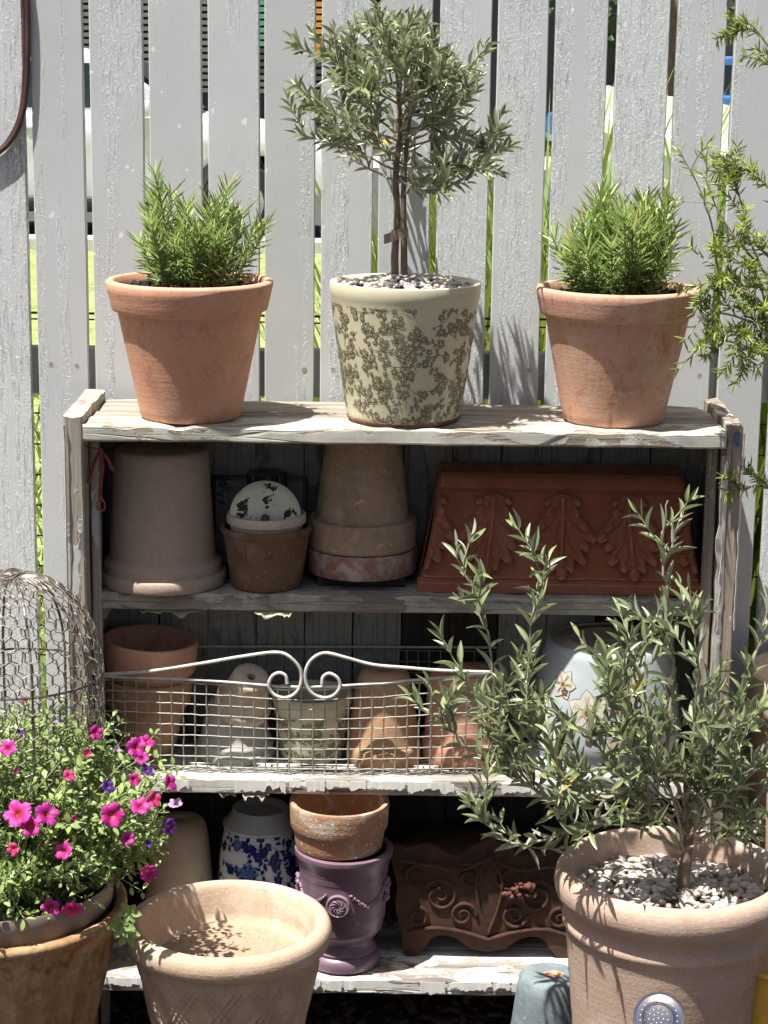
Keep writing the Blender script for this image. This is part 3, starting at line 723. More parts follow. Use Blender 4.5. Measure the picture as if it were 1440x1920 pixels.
# ------------------------------------------------------------------ printed pattern, laid on a surface of revolution
class Print:
    def __init__(s, prof, off=.0007):
        s.p = prof; s.off = off; s.v = []; s.f = []; s.mi = []
    def surf(s, v):
        p = s.p
        for (r0, z0), (r1, z1) in zip(p[:-1], p[1:]):
            if v <= z1 or (r1, z1) == p[-1]:
                t = (v - z0) / (z1 - z0); return r0 + (r1 - r0) * t, (r1 - r0) / (z1 - z0)
    def put(s, pts, lvl, mi):
        b = len(s.v); zc = s.p[0][1]; zt = s.p[-1][1]
        for u, v in pts:
            v = min(max(v, zc), zt)
            r, sl = s.surf(v); r2 = r + s.off * (1 + lvl * .45); a = u / s.rm
            s.v.append((r2 * math.sin(a), -r2 * math.cos(a), v))
        s.f.append(tuple(range(b, b + len(pts)))); s.mi.append(mi)
    def leaf(s, x, y, a, l, w, out, fill, lv=0):
        def shape(k):
            n = 5; L = []; 
            for i in range(n + 1):
                t = i / n; L.append((t, .5 * math.sin(PI * t ** .85)))
            q = [(t, h) for t, h in L] + [(t, -h) for t, h in L[-2:0:-1]]
            ca, sa = math.cos(a), math.sin(a)
            c = .5 * l
            return [(x + ca * (c + (t * l - c) * k) - sa * h * w * k, y + sa * (c + (t * l - c) * k) + ca * h * w * k) for t, h in q]
        def strip(k, lv_, mi):
            n = 4; ca, sa = math.cos(a), math.sin(a); c = .5 * l; b = len(s.v); zc = s.p[0][1]; zt = s.p[-1][1]
            for i in range(n + 1):
                t = i / n; h = .5 * math.sin(PI * t ** .85) * w * k + 1e-5; q = c + (t * l - c) * k
                for e in (-h, 0, h):
                    u_, v_ = x + ca * q - sa * e, min(max(y + sa * q + ca * e, zc), zt)
                    r_, sl = s.surf(v_); r_ += s.off * (1 + lv_ * .45); an = u_ / s.rm
                    s.v.append((r_ * math.sin(an), -r_ * math.cos(an), v_))
            for i in range(n):
                q = b + 3 * i; s.f += [(q, q + 3, q + 4, q + 1), (q + 1, q + 4, q + 5, q + 2)]; s.mi += [mi, mi]
        if out is not None: strip(1.0, lv, out)
        if fill is not None: strip(.66, lv + .6, fill)
    def disc(s, x, y, r, mi, lv=0, n=8, sq=1.0):
        s.put([(x + r * math.cos(2 * PI * k / n), y + r * sq * math.sin(2 * PI * k / n)) for k in range(n)], lv, mi)
    def stem(s, pts, w, mi, lv=0):
        for (x0, y0), (x1, y1) in zip(pts[:-1], pts[1:]):
            d = math.hypot(x1 - x0, y1 - y0) or 1; nx, ny = -(y1 - y0) / d * w / 2, (x1 - x0) / d * w / 2
            s.put([(x0 + nx, y0 + ny), (x0 - nx, y0 - ny), (x1 - nx, y1 - ny), (x1 + nx, y1 + ny)], lv, mi)
    def flower(s, x, y, r, out, fill, eye, n=5, a0=0, lv=1.5):
        for k in range(n):
            a = a0 + 2 * PI * k / n
            s.leaf(x + .12 * r * math.cos(a), y + .12 * r * math.sin(a), a, r, r * .85, out, fill, lv)
        if eye is not None: s.disc(x, y, r * .25, eye, lv + 1.4)
    def spray(s, rnd, x, y, a, L, sc, out, fill, eye, fl=.5):
        pts = [(x, y)]; n = max(4, int(L / (.007 * sc))); bend = rnd.uniform(-.22, .22)
        for k in range(n):
            a += bend * rnd.uniform(.3, 1.2); x += .007 * sc * math.cos(a); y += .007 * sc * math.sin(a); pts.append((x, y))
            side = 1 if k % 2 else -1
            if rnd.random() < .85:
                s.leaf(x, y, a + side * rnd.uniform(.6, 1.1), sc * rnd.uniform(.008, .0145), sc * rnd.uniform(.0045, .0072), out, fill, .8)
            if rnd.random() < fl * .34:
                aa = a + side * 1.2; d = sc * rnd.uniform(.008, .013)
                s.flower(x + d * math.cos(aa), y + d * math.sin(aa), sc * rnd.uniform(.0048, .0070), out, fill, eye, 5, rnd.random() * 6)
        s.stem(pts, .0011 * sc, out, .3)
        s.flower(x, y, sc * rnd.uniform(.006, .009), out, fill, eye, 5, rnd.random() * 6)
    def build(s, name, mats, parent):
        return tag(mesh(name, s.v, s.f, mats, parent, smooth=False, mi=s.mi), kind='stuff')

def floral_print(name, prof, rm, parent, n, sc, seed, mats=('olive_ink', 'olive_wash', 'cream_glaze'), fl=.5, off=.0004):
    P = Print(prof, off); P.rm = rm; r = random.Random(seed)
    z0, z1 = prof[0][1], prof[-1][1]; C_ = 2 * PI * rm
    rows_ = max(3, round(math.sqrt(n * (z1 - z0) / C_))); cols_ = max(6, n // rows_)
    for k in range(rows_ * cols_):
        u = -C_ / 2 + C_ * ((k % cols_) + r.uniform(.1, .9)) / cols_; v = z0 + (z1 - z0) * ((k // cols_) + r.uniform(.1, .9)) / rows_
        P.spray(r, u, v, r.uniform(-.9, 3.9), sc * r.uniform(.03, .062), sc, 0, 1, 2, fl)
    for k in range(n // 4):
        P.flower(r.uniform(-C_ / 2, C_ / 2), r.uniform(z0, z1), sc * r.uniform(.003, .0055), 0, 1, None, 4, r.random() * 6)
    return P.build(name, [M[m] for m in mats], parent)

def rim_pot(rb, rt, h, rim_h, rim_o, wall=.009, inner_floor=.015, lip=.003):
    """flared flower pot with a thick band rim; returns the outer body profile and the full profile"""
    rz = h - rim_h; rr = rb + (rt - rim_o - rb) * (rz / h)
    body = [(rb - .004, 0), (rb, .004), (rr, rz - .002)]
    full = [(0, 0.0)] + body + [(rr + rim_o * .5, rz), (rr + rim_o - .001, rz + .002), (rr + rim_o, rz + .005), (rt - .001, h - .005), (rt - .003, h - .0015), (rt - .006, h), (rt - wall - .002, h), (rt - wall - .004, h - .002),
                               (rr - wall + .004, rz - .004), (rb - wall, inner_floor), (0, inner_floor)]
    return body, full

def soil_disc(name, r, z, mat, parent, seed, amp=.006, n=26, dome=0.0):
    v = [(0, 0, z + dome)]; f = []; m = 12
    for j in range(1, m + 1):
        for k in range(n):
            a = 2 * PI * k / n; q = r * j / m
            v.append((q * math.cos(a), q * math.sin(a), z + dome * (1 - (j / m) ** 2) + amp * mnoise.noise(Vector((q * math.cos(a) * 70, q * math.sin(a) * 70, seed))) + amp * .6 * mnoise.noise(Vector((q * math.cos(a) * 190, q * math.sin(a) * 190, seed)))))
    for k in range(n): f.append((0, 1 + k, 1 + (k + 1) % n))
    for j in range(m - 1):
        for k in range(n):
            a = 1 + j * n; f.append((a + k, a + n + k, a + n + (k + 1) % n, a + (k + 1) % n))
    o = mesh(name, v, f, mat, parent, smooth=True, angle=180)
    return o

def clods(parent, r, z, n, seed, mat, s0=.002, s1=.006):
    rr = random.Random(seed); tv, tf = blob_tpl(seed, 1, .35); ms = []; va = []
    for k in range(n):
        a = rr.random() * 6.283; q = r * math.sqrt(rr.random()); s = rr.uniform(s0, s1)
        ms.append(frame((q * math.cos(a), q * math.sin(a), z + rr.uniform(0, .004)), (rr.uniform(-1, 1), rr.uniform(-1, 1), rr.uniform(-.4, .4)), (rr.uniform(-1, 1), 0, 1), s, s * rr.uniform(.8, 1.8), s * .7)); va.append(rr.random())
    return scatter('soil_crumbs', tv, tf, ms, va, mat, parent)

def pebbles(parent, r, z, n, seed, s0=.0035, s1=.0065, dome=.008):
    rr = random.Random(seed); tv, tf = blob_tpl(seed, 2, .05); ms = []; va = []
    for k in range(n):
        a = rr.random() * 6.283; q = r * math.sqrt(rr.random()); s = rr.uniform(s0, s1)
        ms.append(frame((q * math.cos(a), q * math.sin(a), z + dome * (1 - (q / r) ** 2) + rr.uniform(0, .006)), (rr.uniform(-1, 1), rr.uniform(-1, 1), rr.uniform(-.3, .3)), (rr.uniform(-.4, .4), rr.uniform(-.4, .4), 1), s, s * rr.uniform(1.0, 1.6), s * rr.uniform(.55, .8))); va.append(rr.random())
    return scatter('pebbles', tv, tf, ms, va, M['pebble'], parent)

# ------------------------------------------------------------------ foliage makers
M['rosemary'] = leafmat('rosemary needle', (.165, .26, .075), (.30, .37, .18), (.37, .49, .14), .40, .28)
M['olive_leaf'] = leafmat('olive leaf', (.130, .168, .092), (.42, .44, .32), (.31, .37, .17), .27, .24)
M['shrub_leaf'] = leafmat('fine shrub leaf', (.15, .225, .06), (.20, .27, .09), (.48, .56, .09), .45, .32)
M['petunia_leaf'] = leafmat('trailing petunia leaf', (.165, .25, .075), (.28, .34, .15), (.37, .48, .17), .34, .28)
M['strap_leaf'] = leafmat('strap leaf', (.13, .22, .025), (.17, .26, .05), (.42, .48, .10), .45, .40)
M['stem_green'] = simple('green stem', (.22, .25, .11), .6, var=.2)
M['twig'] = simple('grey twig', (.30, .27, .20), .8, var=.25, scale=60, bump=.3)
M['bark'] = simple('brown bark', (.17, .125, .085), .9, var=.35, scale=70, bump=.6)
M['stake'] = simple('bamboo stake', (.26, .19, .12), .8, var=.25)

NEEDLE = ([(-.5, 0, 0), (.5, 0, 0), (-.5, .55, .03), (.5, .55, .03), (0, 1, -.02), (0, .5, -.12), (0, 0, -.1)], [(0, 6, 5, 2), (6, 1, 3, 5), (2, 5, 4), (5, 3, 4)])

def rosemary(parent, r, z0, H, n, seed, lean=1.0, nl=.034):
    """a bushy plant: many upright stems, each set all round with narrow needles"""
    rr = random.Random(seed); ms = []; va = []; sv, sf = [], []
    for k in range(n):
        a = rr.random() * 6.283; q = r * .42 * math.sqrt(rr.random())
        p = Vector((q * math.cos(a), q * math.sin(a), z0))
        out = Vector((math.cos(a), math.sin(a), 0)) * (.15 + .85 * q / (r * .42)) * lean
        L = H * rr.uniform(.55, 1.05) * (1.08 - .45 * (q / (r * .42)))
        if rr.random() < .18: L *= 1.15
        d = (out * rr.uniform(.35, .95) + Vector((rr.uniform(-.2, .2), rr.uniform(-.2, .2), 1))).normalized()
        steps = max(8, int(L / .0056)); pts = [p.copy()]
        for i in range(steps):
            d = (d + Vector((rr.uniform(-.05, .05), rr.uniform(-.05, .05), .035))).normalized(); p = p + d * (L / steps); pts.append(p.copy())
            t = i / steps
            if t < .10: continue
            for w in range(2):
                az = i * 1.57 + w * PI + rr.uniform(-.5, .5)
                x = d.orthogonal().normalized(); y = d.cross(x)
                side = x * math.cos(az) + y * math.sin(az)
                up = .60 + .9 * t ** 3 + rr.uniform(-.4, .4)
                dd = (side + d * up).normalized()
                l = nl * rr.uniform(.7, 1.15) * (1.0 if t < .85 else 1.25 - 1.6 * (t - .85))
                ms.append(frame(p, dd, d - dd * .2, .0031 * rr.uniform(.8, 1.2), l, l * .5)); va.append(min(1, max(0, .15 + .75 * t ** 2 + rr.uniform(-.25, .25))))
        tube_geo(pts[::2] if len(pts) > 4 else pts, .0012, 4, sv, sf)
    plant = empty('rosemary', parent=parent)
    mesh('stems', sv, sf, M['stem_green'], plant)
    scatter('foliage', NEEDLE[0], NEEDLE[1], ms, va, M['rosemary'], plant)
    return plant

OLEAF = []
for k in range(6):
    OLEAF.append(leaf_tpl(fold=.12 + .07 * (k % 3), curl=-.10 + .12 * k))
def leaf_meshes(prefix, mat, tpls, nvar=2):
    out = []
    for i, (tv, tf) in enumerate(tpls):
        for w in range(nvar):
            me = bpy.data.meshes.new(prefix); me.from_pydata(tv, [], tf)
            me.polygons.foreach_set('use_smooth', [True] * len(me.polygons))
            at = me.attributes.new('var', 'FLOAT', 'POINT'); at.data.foreach_set('value', [(.12 if w == 0 else .55) + .05 * i] * len(tv))
            me.materials.append(mat); me.update(); out.append(me)
    return out
OL_MESH = leaf_meshes('leaf', M['olive_leaf'], OLEAF, 2)
OL_DRY = leaf_meshes('leaf', M['olive_leaf'], OLEAF[:1], 1)[0]
OL_DRY.attributes['var'].data.foreach_set('value', [1.0] * len(OL_DRY.vertices))

def olive_leaves(branches, rr, spacing, l0, l1, start=.25, upbias=.3):
    """opposite pairs of lance-shaped leaves along each twig; returns (matrix, young)"""
    out = []
    for pts, st in branches:
        P = [Vector(p) for p in pts]; seg = [(P[i + 1] - P[i]).length for i in range(len(P) - 1)]; T = sum(seg); s = T * (st if st is not None else start); k = 0
        while s < T:
            a = s; i = 0
            while i < len(seg) - 1 and a > seg[i]: a -= seg[i]; i += 1
            p = P[i].lerp(P[i + 1], min(1, a / max(seg[i], 1e-6))); d = (P[i + 1] - P[i]).normalized()
            t = s / T
            x = d.orthogonal().normalized(); y = d.cross(x)
            az = k * PI / 2 + rr.uniform(-.35, .35)
            for w in (0, PI):
                if rr.random() < .08: continue
                side = x * math.cos(az + w) + y * math.sin(az + w)
                dd = (side * rr.uniform(.55, 1.0) + d * rr.uniform(.65, 1.15) + Vector((0, 0, upbias * rr.uniform(-.4, 1)))).normalized()
                l = rr.uniform(l0, l1) * (1.0 if t < .8 else 1.0 - .9 * (t - .8))
                nn = (d * .9 + Vector((rr.uniform(-.6, .6), rr.uniform(-.6, .6), rr.uniform(0, .9))))
                out.append((frame(p, dd, nn, l * rr.uniform(.18, .24), l, l), min(1, max(0, .1 + .6 * t ** 3 + rr.uniform(-.15, .25)))))
            if s + spacing >= T:
                out.append((frame(P[-1], (P[-1] - P[-2]), Vector((rr.uniform(-1, 1), rr.uniform(-1, 1), .5)), l0 * .2, l0 * .9, l0), .8))
            s += spacing * rr.uniform(.8, 1.25); k += 1
    return out

def put_leaves(leaves, parent, base, rr, cap=300, name='leaf'):
    """the leaves nearest the viewer as single pieces, the rest as one mass"""
    order = sorted(range(len(leaves)), key=lambda i: (leaves[i][0].translation + base - CAM).length - 1.5 * leaves[i][0].col[1].length)
    for i in order[:cap]:
        m, v = leaves[i]
        me = OL_MESH[rr.randrange(6) * 2 + (1 if v > .4 else 0)]
        if rr.random() < .025: me = OL_DRY
        o = bpy.data.objects.new(name, me); COL.objects.link(o); o.parent = parent; o.matrix_local = m
    rest = [leaves[i] for i in order[cap:]]
    if rest:
        scatter('foliage', OLEAF[2][0], OLEAF[2][1], [m for m, v in rest], [v for m, v in rest], M['olive_leaf'], parent)
# ------------------------------------------------------------------ top shelf: rosemary, olive, rosemary
def terracotta_pot(parent, rb, rt, h, rim_h, rim_o, mat, seed, name='pot', wall=.010, seg=96):
    body, full = rim_pot(rb, rt, h, rim_h, rim_o, wall)
    k = next(i for i, p in enumerate(full) if p[1] >= h - rim_h and p[0] > rb) + 1
    p = lathe(name, dense(full, .012), mat, parent, seg=seg, seed=seed, wob=.004)
    return p

def potted_rosemary(label, loc, rb, rt, h, rim_h, rim_o, mat, seed, H, rz, n, lean, off=0.0):
    t = thing('potted_rosemary', label, 'potted plant', loc, (0, 0, rz))
    pot = terracotta_pot(t, rb, rt, h, rim_h, rim_o, mat, seed)
    # band rim as its own piece
    rr = rb + (rt - rim_o - rb) * ((h - rim_h) / h)
    soil_disc('soil', rt - .016, h - .020, M['soil'], t, seed, .006)
    clods(t, rt - .018, h - .017, 420, seed, M['soil'])
    pl = rosemary(t, rt, h - .022, H, n, seed, lean)
    pl.location = (off, 0, 0)
    return t
potted_rosemary('orange terracotta pot of upright rosemary near the cable loop, first on the top shelf', (-.322, .089, Z1 + .0008), .083, .1379, .2265, .050, .0095, M['clay_orange'], 3, .178, .4, 50, .86)
potted_rosemary('terracotta pot with pale bloom and bushy rosemary beside the fine-leaved shrub on the top shelf', (.379, .106, Z1 + .0005), .0834, .1356, .222, .046, .009, M['clay_orange_b'], 8, .185, 1.9, 74, 1.12, 0.0)

t = thing('potted_olive_standard', 'clipped olive tree in cream pot printed with olive-green flowers, middle of top shelf', 'potted plant', (.030, .092, Z1 + .0006))
outer = [(.088, 0), (.0925, .005), (.1075, .100), (.1205, .196), (.1222, .2045), (.1236, .210), (.1240, .222), (.1230, .2265), (.1200, .2280)]
pot = lathe('pot', dense([(0, 0)] + outer + [(.1150, .2270), (.1120, .222), (.108, .18), (.085, .02), (0, .02)], .01), M['cream_glaze'], t, seg=96, seed=4, wob=0)
floral_print('printed_flowers', [(.0929, .006), (.1075, .100), (.1204, .1955)], .108, pot, 235, .88, 21, fl=.24)
lathe('base_wear', [(.0905, .0005), (.0935, .0045), (.0937, .0065), (.0930, .0085)], M['clay_brown'], pot, seg=96, disp=lambda a, z, r: .0004 * math.sin(a * 31), wob=0, seed=4)
soil_disc('soil', .108, .205, M['soil'], t, 6, .004)
pebbles(t, .110, .213, 680, 7, .0032, .0064, .017)
rr = random.Random(5)
tree = empty('olive_tree', (-.012, 0, 0), parent=t)
trunk = smooth_pts([(-.004, .0, .21), (-.006, .002, .27), (-.003, 0, .33), (-.006, .003, .40), (.0, .0, .47), (-.004, .003, .54), (.002, 0, .61)], 4)
v_, f_ = tube_geo(trunk, list(np.linspace(.0068, .003, len(trunk))), 8)
mesh('trunk', v_, f_, M['bark'], tree)
tube('second_stem', smooth_pts([(.010, .004, .21), (.009, .002, .28), (.007, 0, .35), (.008, -.002, .40), (.012, 0, .46), (.02, .0, .52)], 4), [.0062, .006, .0058, .0056, .0054, .0052, .005, .0048, .0046, .0044, .0042, .004, .0038, .0036, .0034, .0032, .003, .0028, .0026, .0024, .002], M['bark'], tree)
tie = [(-.024, -.006, .295), (-.010, -.009, .300), (.002, -.010, .305), (.014, -.008, .307), (.016, .004, .306), (.0, .011, .304), (-.012, .006, .301)]
vv, ff = [], []
for k, (x, y, z) in enumerate(tie):
    vv += [(x, y, z - .008), (x, y, z + .008)]
for k in range(len(tie) - 1): ff.append((2 * k, 2 * k + 2, 2 * k + 3, 2 * k + 1))
o = mesh('tree_tie', vv, ff, M['liner'], tree, smooth=False); so = o.modifiers.new('thick', 'SOLIDIFY'); so.thickness = .0012
brs = []; sv, sf = [], []
def grow(p, d, L, r0, depth, droop):
    n = max(4, int(L / .014)); pts = [p.copy()]
    for i in range(n):
        d = (d + Vector((rr.uniform(-.16, .16), rr.uniform(-.16, .16), rr.uniform(-.13, .15) + droop))).normalized(); p = p + d * (L / n); pts.append(p.copy())
    tube_geo(pts, list(np.linspace(r0, .0007, len(pts))), 5, sv, sf)
    brs.append((pts, .18 if depth else .38))
    if depth < 2:
        for k in range(3 if depth == 0 else 1):
            i = rr.randrange(max(1, len(pts) // 4), len(pts) - 1)
            dd = (d * .7 + Vector((rr.uniform(-.8, .8), rr.uniform(-.8, .8), rr.uniform(-.2, .8)))).normalized()
            grow(pts[i].copy(), dd, L * rr.uniform(.3, .5), r0 * .6, depth + 1, 0.02)
for k in range(30):
    z = .385 + .165 * (k / 29) + rr.uniform(-.010, .010); a = k * 2.4 + rr.uniform(-.3, .3)
    h = (z - .38) / .22
    L = (.188 - .055 * h) * rr.uniform(.70, 1.06) * (1.08 if math.cos(a) < 0 else .97)
    grow(Vector((0, 0, z)), Vector((math.cos(a), .9 * math.sin(a), -.06 + .85 * h + rr.uniform(-.2, .3))).normalized(), L, .0024, 0, .008)
for x, y in ((.0, .0), (-.02, .01), (.02, -.01), (.035, .02), (-.045, -.02), (.06, -.01), (-.07, .01)):
    grow(Vector((x * .3, y, .54)), Vector((x * 7, y * 4, 1)).normalized(), rr.uniform(.075, .10), .002, 1, .05)
mesh('branches', sv, sf, M['twig'], tree)
crown = empty('crown', parent=tree)
lv = olive_leaves(brs, rr, .0125, .024, .038)
lv = [q for q in lv]
put_leaves(lv, tree, Vector(t.location) + Vector((-.012, 0, 0)), rr, 300)
bpy.data.objects.remove(crown)

# ------------------------------------------------------------------ second shelf
def inverted_pot(name, label, loc, prof, mat, seed, cat='plant pot', hole=.012, rot=(0, 0, 0), disp=None, seg=80, wob=.005):
    """an upside-down pot: closed end up, with its drainage hole; prof runs from the rim on the shelf upward"""
    t = thing(name, label, cat, loc, rot)
    rt, h = prof[-1]
    full = [(prof[0][0] - .010, .001)] + prof + [(rt - .004, h + .003), (hole + .004, h + .0035), (hole, h + .001), (hole, h - .012), (rt - .02, h - .014), (prof[0][0] - .012, .004)]
    lathe('body', dense(full, .01), mat, t, seg=seg, seed=seed, disp=disp, wob=wob)
    return t
inverted_pot('flower_pot', 'large pinkish-grey terracotta pot turned upside down beside hanging red twine', (-.378, .152, Z2 + .001),
             [(.1075, 0), (.1090, .004), (.1088, .017), (.1065, .0205), (.1005, .0215), (.1000, .024), (.1008, .034), (.0985, .040), (.0925, .0425), (.0905, .046), (.0868, .10), (.0822, .17), (.0795, .222), (.0775, .2275)], M['clay_pink'], 12)
t = thing('flower_pot', 'old brown stamped terracotta pot holding the chipped enamel lid', 'plant pot', (-.199, .131, Z2 + .001))
lathe('body', dense([(0, 0), (.0575, 0), (.0597, .003), (.0735, .092), (.0762, .0935), (.0778, .0965), (.0778, .1005), (.0765, .1045), (.0735, .1055), (.0705, .104), (.0690, .095), (.0535, .012), (0, .012)], .008), M['clay_brown'], t, seg=80, seed=13, wob=.008)
# stamped square on its side
vv, ff = [], []
for pts in ([(-.5, -.5), (.5, -.5), (.5, .5), (-.5, .5)],):
    loop = []
    for u, w in [(-.011, .050), (.011, .050), (.011, .080), (-.011, .080)]:
        a = -.62 + u / .068; r = .0596 + (.0735 - .0596) * (w / .092) + .0006
        loop.append((r * math.sin(a), -r * math.cos(a), w))
    tube_geo(loop, .0009, 5, vv, ff, closed=True)
for w0, w1, u0, u1 in [(.055, .074, -.006, -.006), (.055, .075, .0, .004), (.065, .065, -.006, .006)]:
    q = []
    for u, w in ((u0, w0), (u1, w1)):
        a = -.62 + u / .068; r = .0596 + (.0735 - .0596) * (w / .092) + .0005; q.append((r * math.sin(a), -r * math.cos(a), w))
    tube_geo(q, .0008, 5, vv, ff)
mesh('stamp', vv, ff, M['clay_brown'], t)
t = thing('flower_pot', 'small pale clay pot nested in the old brown stamped pot', 'plant pot', (-.199, .131, Z2 + .016))
lathe('body', dense([(0, 0), (.045, 0), (.0470, .003), (.0625, .094), (.0670, .0955), (.0676, .098), (.0674, .108), (.0660, .1105), (.0620, .1105), (.0600, .108), (.0585, .094), (.044, .01), (0, .01)], .008), M['clay_pale'], t, seg=72, seed=14)
t = thing('enamel_lid', 'round cream enamel lid with black chips standing in the nested pots', 'lid', (-.200, .112, Z2 + .124), (R(84), R(2), R(3)))
lathe('lid_dish', dense([(0, .012), (.014, .0125), (.030, .010), (.034, .0075), (.046, .0085), (.056, .004), (.0605, -.001), (.0600, -.003), (.056, .0015), (.046, .006), (.03, .0075), (0, .0095)], .004), M['enamel'], t, seg=72, seed=15, wob=.003)
k_ = lathe('knob', [(0, .028), (.004, .0285), (.0062, .026), (.0068, .022), (.005, .018), (.0045, .012), (.012, .0122)], M['nail'], t, seg=20)
# the tile and the fluted jar behind
t = thing('patterned_tile', 'dark-framed tile printed with black flowers leaning behind the enamel lid', 'tile', (-.219, .244, Z2 + .001), (R(-4), 0, 0))
box('tile_body', -.083, .083, -.005, .005, 0, .163, M['black_print'], t, .002)
box('tile_face', -.076, .076, -.0064, -.0045, .008, .155, M['tile_white'], t)
P = Print([(10.0, 0.0), (10.0, .17)], .0); P.rm = 10.0
rp = random.Random(8)
for k in range(9): P.spray(rp, -.065 + .13 * ((k * .618) % 1), .02 + .11 * ((k * .75) % 1), rp.uniform(-.5, 3.6), .05, 1.0, 0, None, None, .6)
P.v = [(x, -.0068, z) for x, y, z in P.v]
P.build('printed_flowers', [M['black_print']], t)
t = thing('glass_jar', 'dark fluted glass jar standing behind the enamel lid', 'jar', (-.203, .210, Z2 + .001))
lathe('body', dense([(0, 0), (.028, 0), (.030, .004), (.030, .150), (.034, .153), (.034, .178), (.031, .180), (0, .180)], .012), M['dark_plastic'], t, seg=96, disp=lambda a, z, r: .0011 * math.cos(a * 24) if r > .025 else 0)
# lime-crusted pot under a tall mottled one
t = thing('shadow_gap_filler', 'thin dark timber offcut added for the shadow gap under the two stacked upside-down pots', 'timber', (-.037, .182, Z2))
beam('filler', .15, .11, .016, M['painted_shade'], t, (-.075, 0, .0085), axis='x', n=8, jit=.001, seed=9)  # dark block added to fill the black shadow gap below the pots
inverted_pot('flower_pot', 'lime-crusted terracotta pot showing only its rim under the tall mottled pot', (-.037, .182, Z2 + .018),
             [(.0920, 0), (.0938, .002), (.0945, .038), (.0930, .0412), (.0760, .0415), (.0700, .08), (.0600, .16)], M['clay_lime'], 16)
inverted_pot('flower_pot', 'tall mottled weathered terracotta pot turned upside down, its base near the top shelf', (-.037, .184, Z2 + .0610),
             [(.0920, 0), (.0932, .002), (.0920, .046), (.0900, .0492), (.0800, .0505), (.0795, .054), (.0750, .09), (.0690, .14), (.0610, .192), (.0590, .195)], M['clay_mossy'], 17, wob=.008)

# rectangular trough with acanthus leaves, upside down
def capsule(X, Z, x0, z0, x1, z1, r0, r1, h):
    dx, dz = x1 - x0, z1 - z0; q = np.clip(((X - x0) * dx + (Z - z0) * dz) / (dx * dx + dz * dz + 1e-12), 0, 1)
    d = np.hypot(X - x0 - q * dx, Z - z0 - q * dz); r = r0 + (r1 - r0) * q
    return h * np.sqrt(np.clip(1 - (d / r) ** 2, 0, 1))
def acanthus(X, Z, cx, zt, zb, w):
    """height of one hanging acanthus leaf: a broad blade with rounded, curling lobes"""
    T = lambda t: zt + (zb - zt) * t
    m = np.zeros_like(X); lip = np.zeros_like(X)
    m = np.maximum(m, capsule(X, Z, cx, T(.05), cx, T(.85), .016, .013, 1.0))
    for s in (-1, 1):
        for t0, t1, wx, r0, r1 in [(.12, .17, .40, .013, .0085), (.02, .04, .46, .010, .0065), (.28, .50, .86, .017, .0095), (.20, .36, .66, .015, .0085), (.42, .62, .66, .016, .0085),
                                   (.55, .80, .58, .014, .0085), (.66, .90, .26, .013, .0075)]:
            m = np.maximum(m, capsule(X, Z, cx + s * w * .10, T(t0), cx + s * w * wx, T(t1), r0, r1, 1.0))
            lip = np.maximum(lip, capsule(X, Z, cx + s * w * wx * .9, T(t1 - .01), cx + s * w * wx, T(t1 + .015), r1 * .9, r1 * .8, 1.0))
    m = np.maximum(m, capsule(X, Z, cx, T(.85), cx, T(.99), .014, .010, 1.0))
    lip = np.maximum(lip, capsule(X, Z, cx, T(.96), cx, T(.99), .009, .008, 1.0))
    blade = np.clip(m * 1.9, 0, 1) ** .8
    vein = np.zeros_like(X)
    for s in (-1, 1):
        for t0, t1, wx in [(.10, .48, .74), (.30, .78, .50), (.04, .15, .34), (.55, .88, .20)]:
            xm, zm = cx + s * w * wx * .35, T(t0 + (t1 - t0) * .55)
            vein = np.maximum(vein, capsule(X, Z, cx + s * w * .09, T(t0), xm, zm, .0026, .0022, 1.0)); vein = np.maximum(vein, capsule(X, Z, xm, zm, cx + s * w * wx, T(t1), .0022, .0014, 1.0))
    rib = capsule(X, Z, cx, T(.0), cx, T(.92), .0042, .0022, 1.0)
    return .0046 * blade + .0036 * lip - .0016 * vein * (blade > .5) + .0022 * rib
t = thing('trough_planter', 'deep red rectangular terracotta trough with acanthus leaf relief, upside down', 'planter', (.302, .185, Z2 + .001), (0, 0, R(-.6)))
NX, NZ, HH = 230, 92, .197
x = np.linspace(-1, 1, NX); z = np.linspace(0, 1, NZ); XX, ZZ = np.meshgrid(x, z)
half = .2420 - .0355 * ZZ
half = np.where(ZZ < .10, half + .004, half)
half = np.where((ZZ > .10) & (ZZ < .80), half - .003 * np.sin((ZZ - .1) / .7 * PI), half)
PX = XX * half; PZ = ZZ * HH
Hh = np.zeros_like(PX)
Xf = XX * .226
for cx in (-.123, 0.0, .118): Hh = np.maximum(Hh, acanthus(Xf, PZ, cx, .158, .030, .060))
for cx in (-.236, .234): Hh = np.maximum(Hh, acanthus(Xf, PZ, cx, .158, .030, .055))
band = .006 * np.clip((.020 - PZ) / .004, 0, 1) + .003 * np.clip(1 - np.abs(PZ - .024) / .005, 0, 1)
Hh = Hh + band - .004 * np.clip(1 - np.abs(PZ - .170) / .004, 0, 1) + .001 * np.sin(PX * 90) * np.sin(PZ * 60)
corner = np.clip((1 - np.abs(XX)) / .03, 0, 1) ** .5
PY = -.083 + .030 * ZZ - Hh * 1.7 + .012 * (1 - corner)
topround = np.clip((ZZ - .93) / .07, 0, 1); PY = PY + .010 * topround ** 2
v_ = np.stack([PX, PY, PZ], -1).reshape(-1, 3).tolist()
f_ = [(j * NX + i, j * NX + i + 1, (j + 1) * NX + i + 1, (j + 1) * NX + i) for j in range(NZ - 1) for i in range(NX - 1)]
mesh('front_panel', v_, f_, M['clay_deep'], t, angle=180)
vv = [(-.243, -.070, 0), (.243, -.070, 0), (.243, .07, 0), (-.243, .07, 0), (-.2062, -.040, HH), (.2062, -.040, HH), (.2062, .045, HH), (-.2062, .045, HH)]
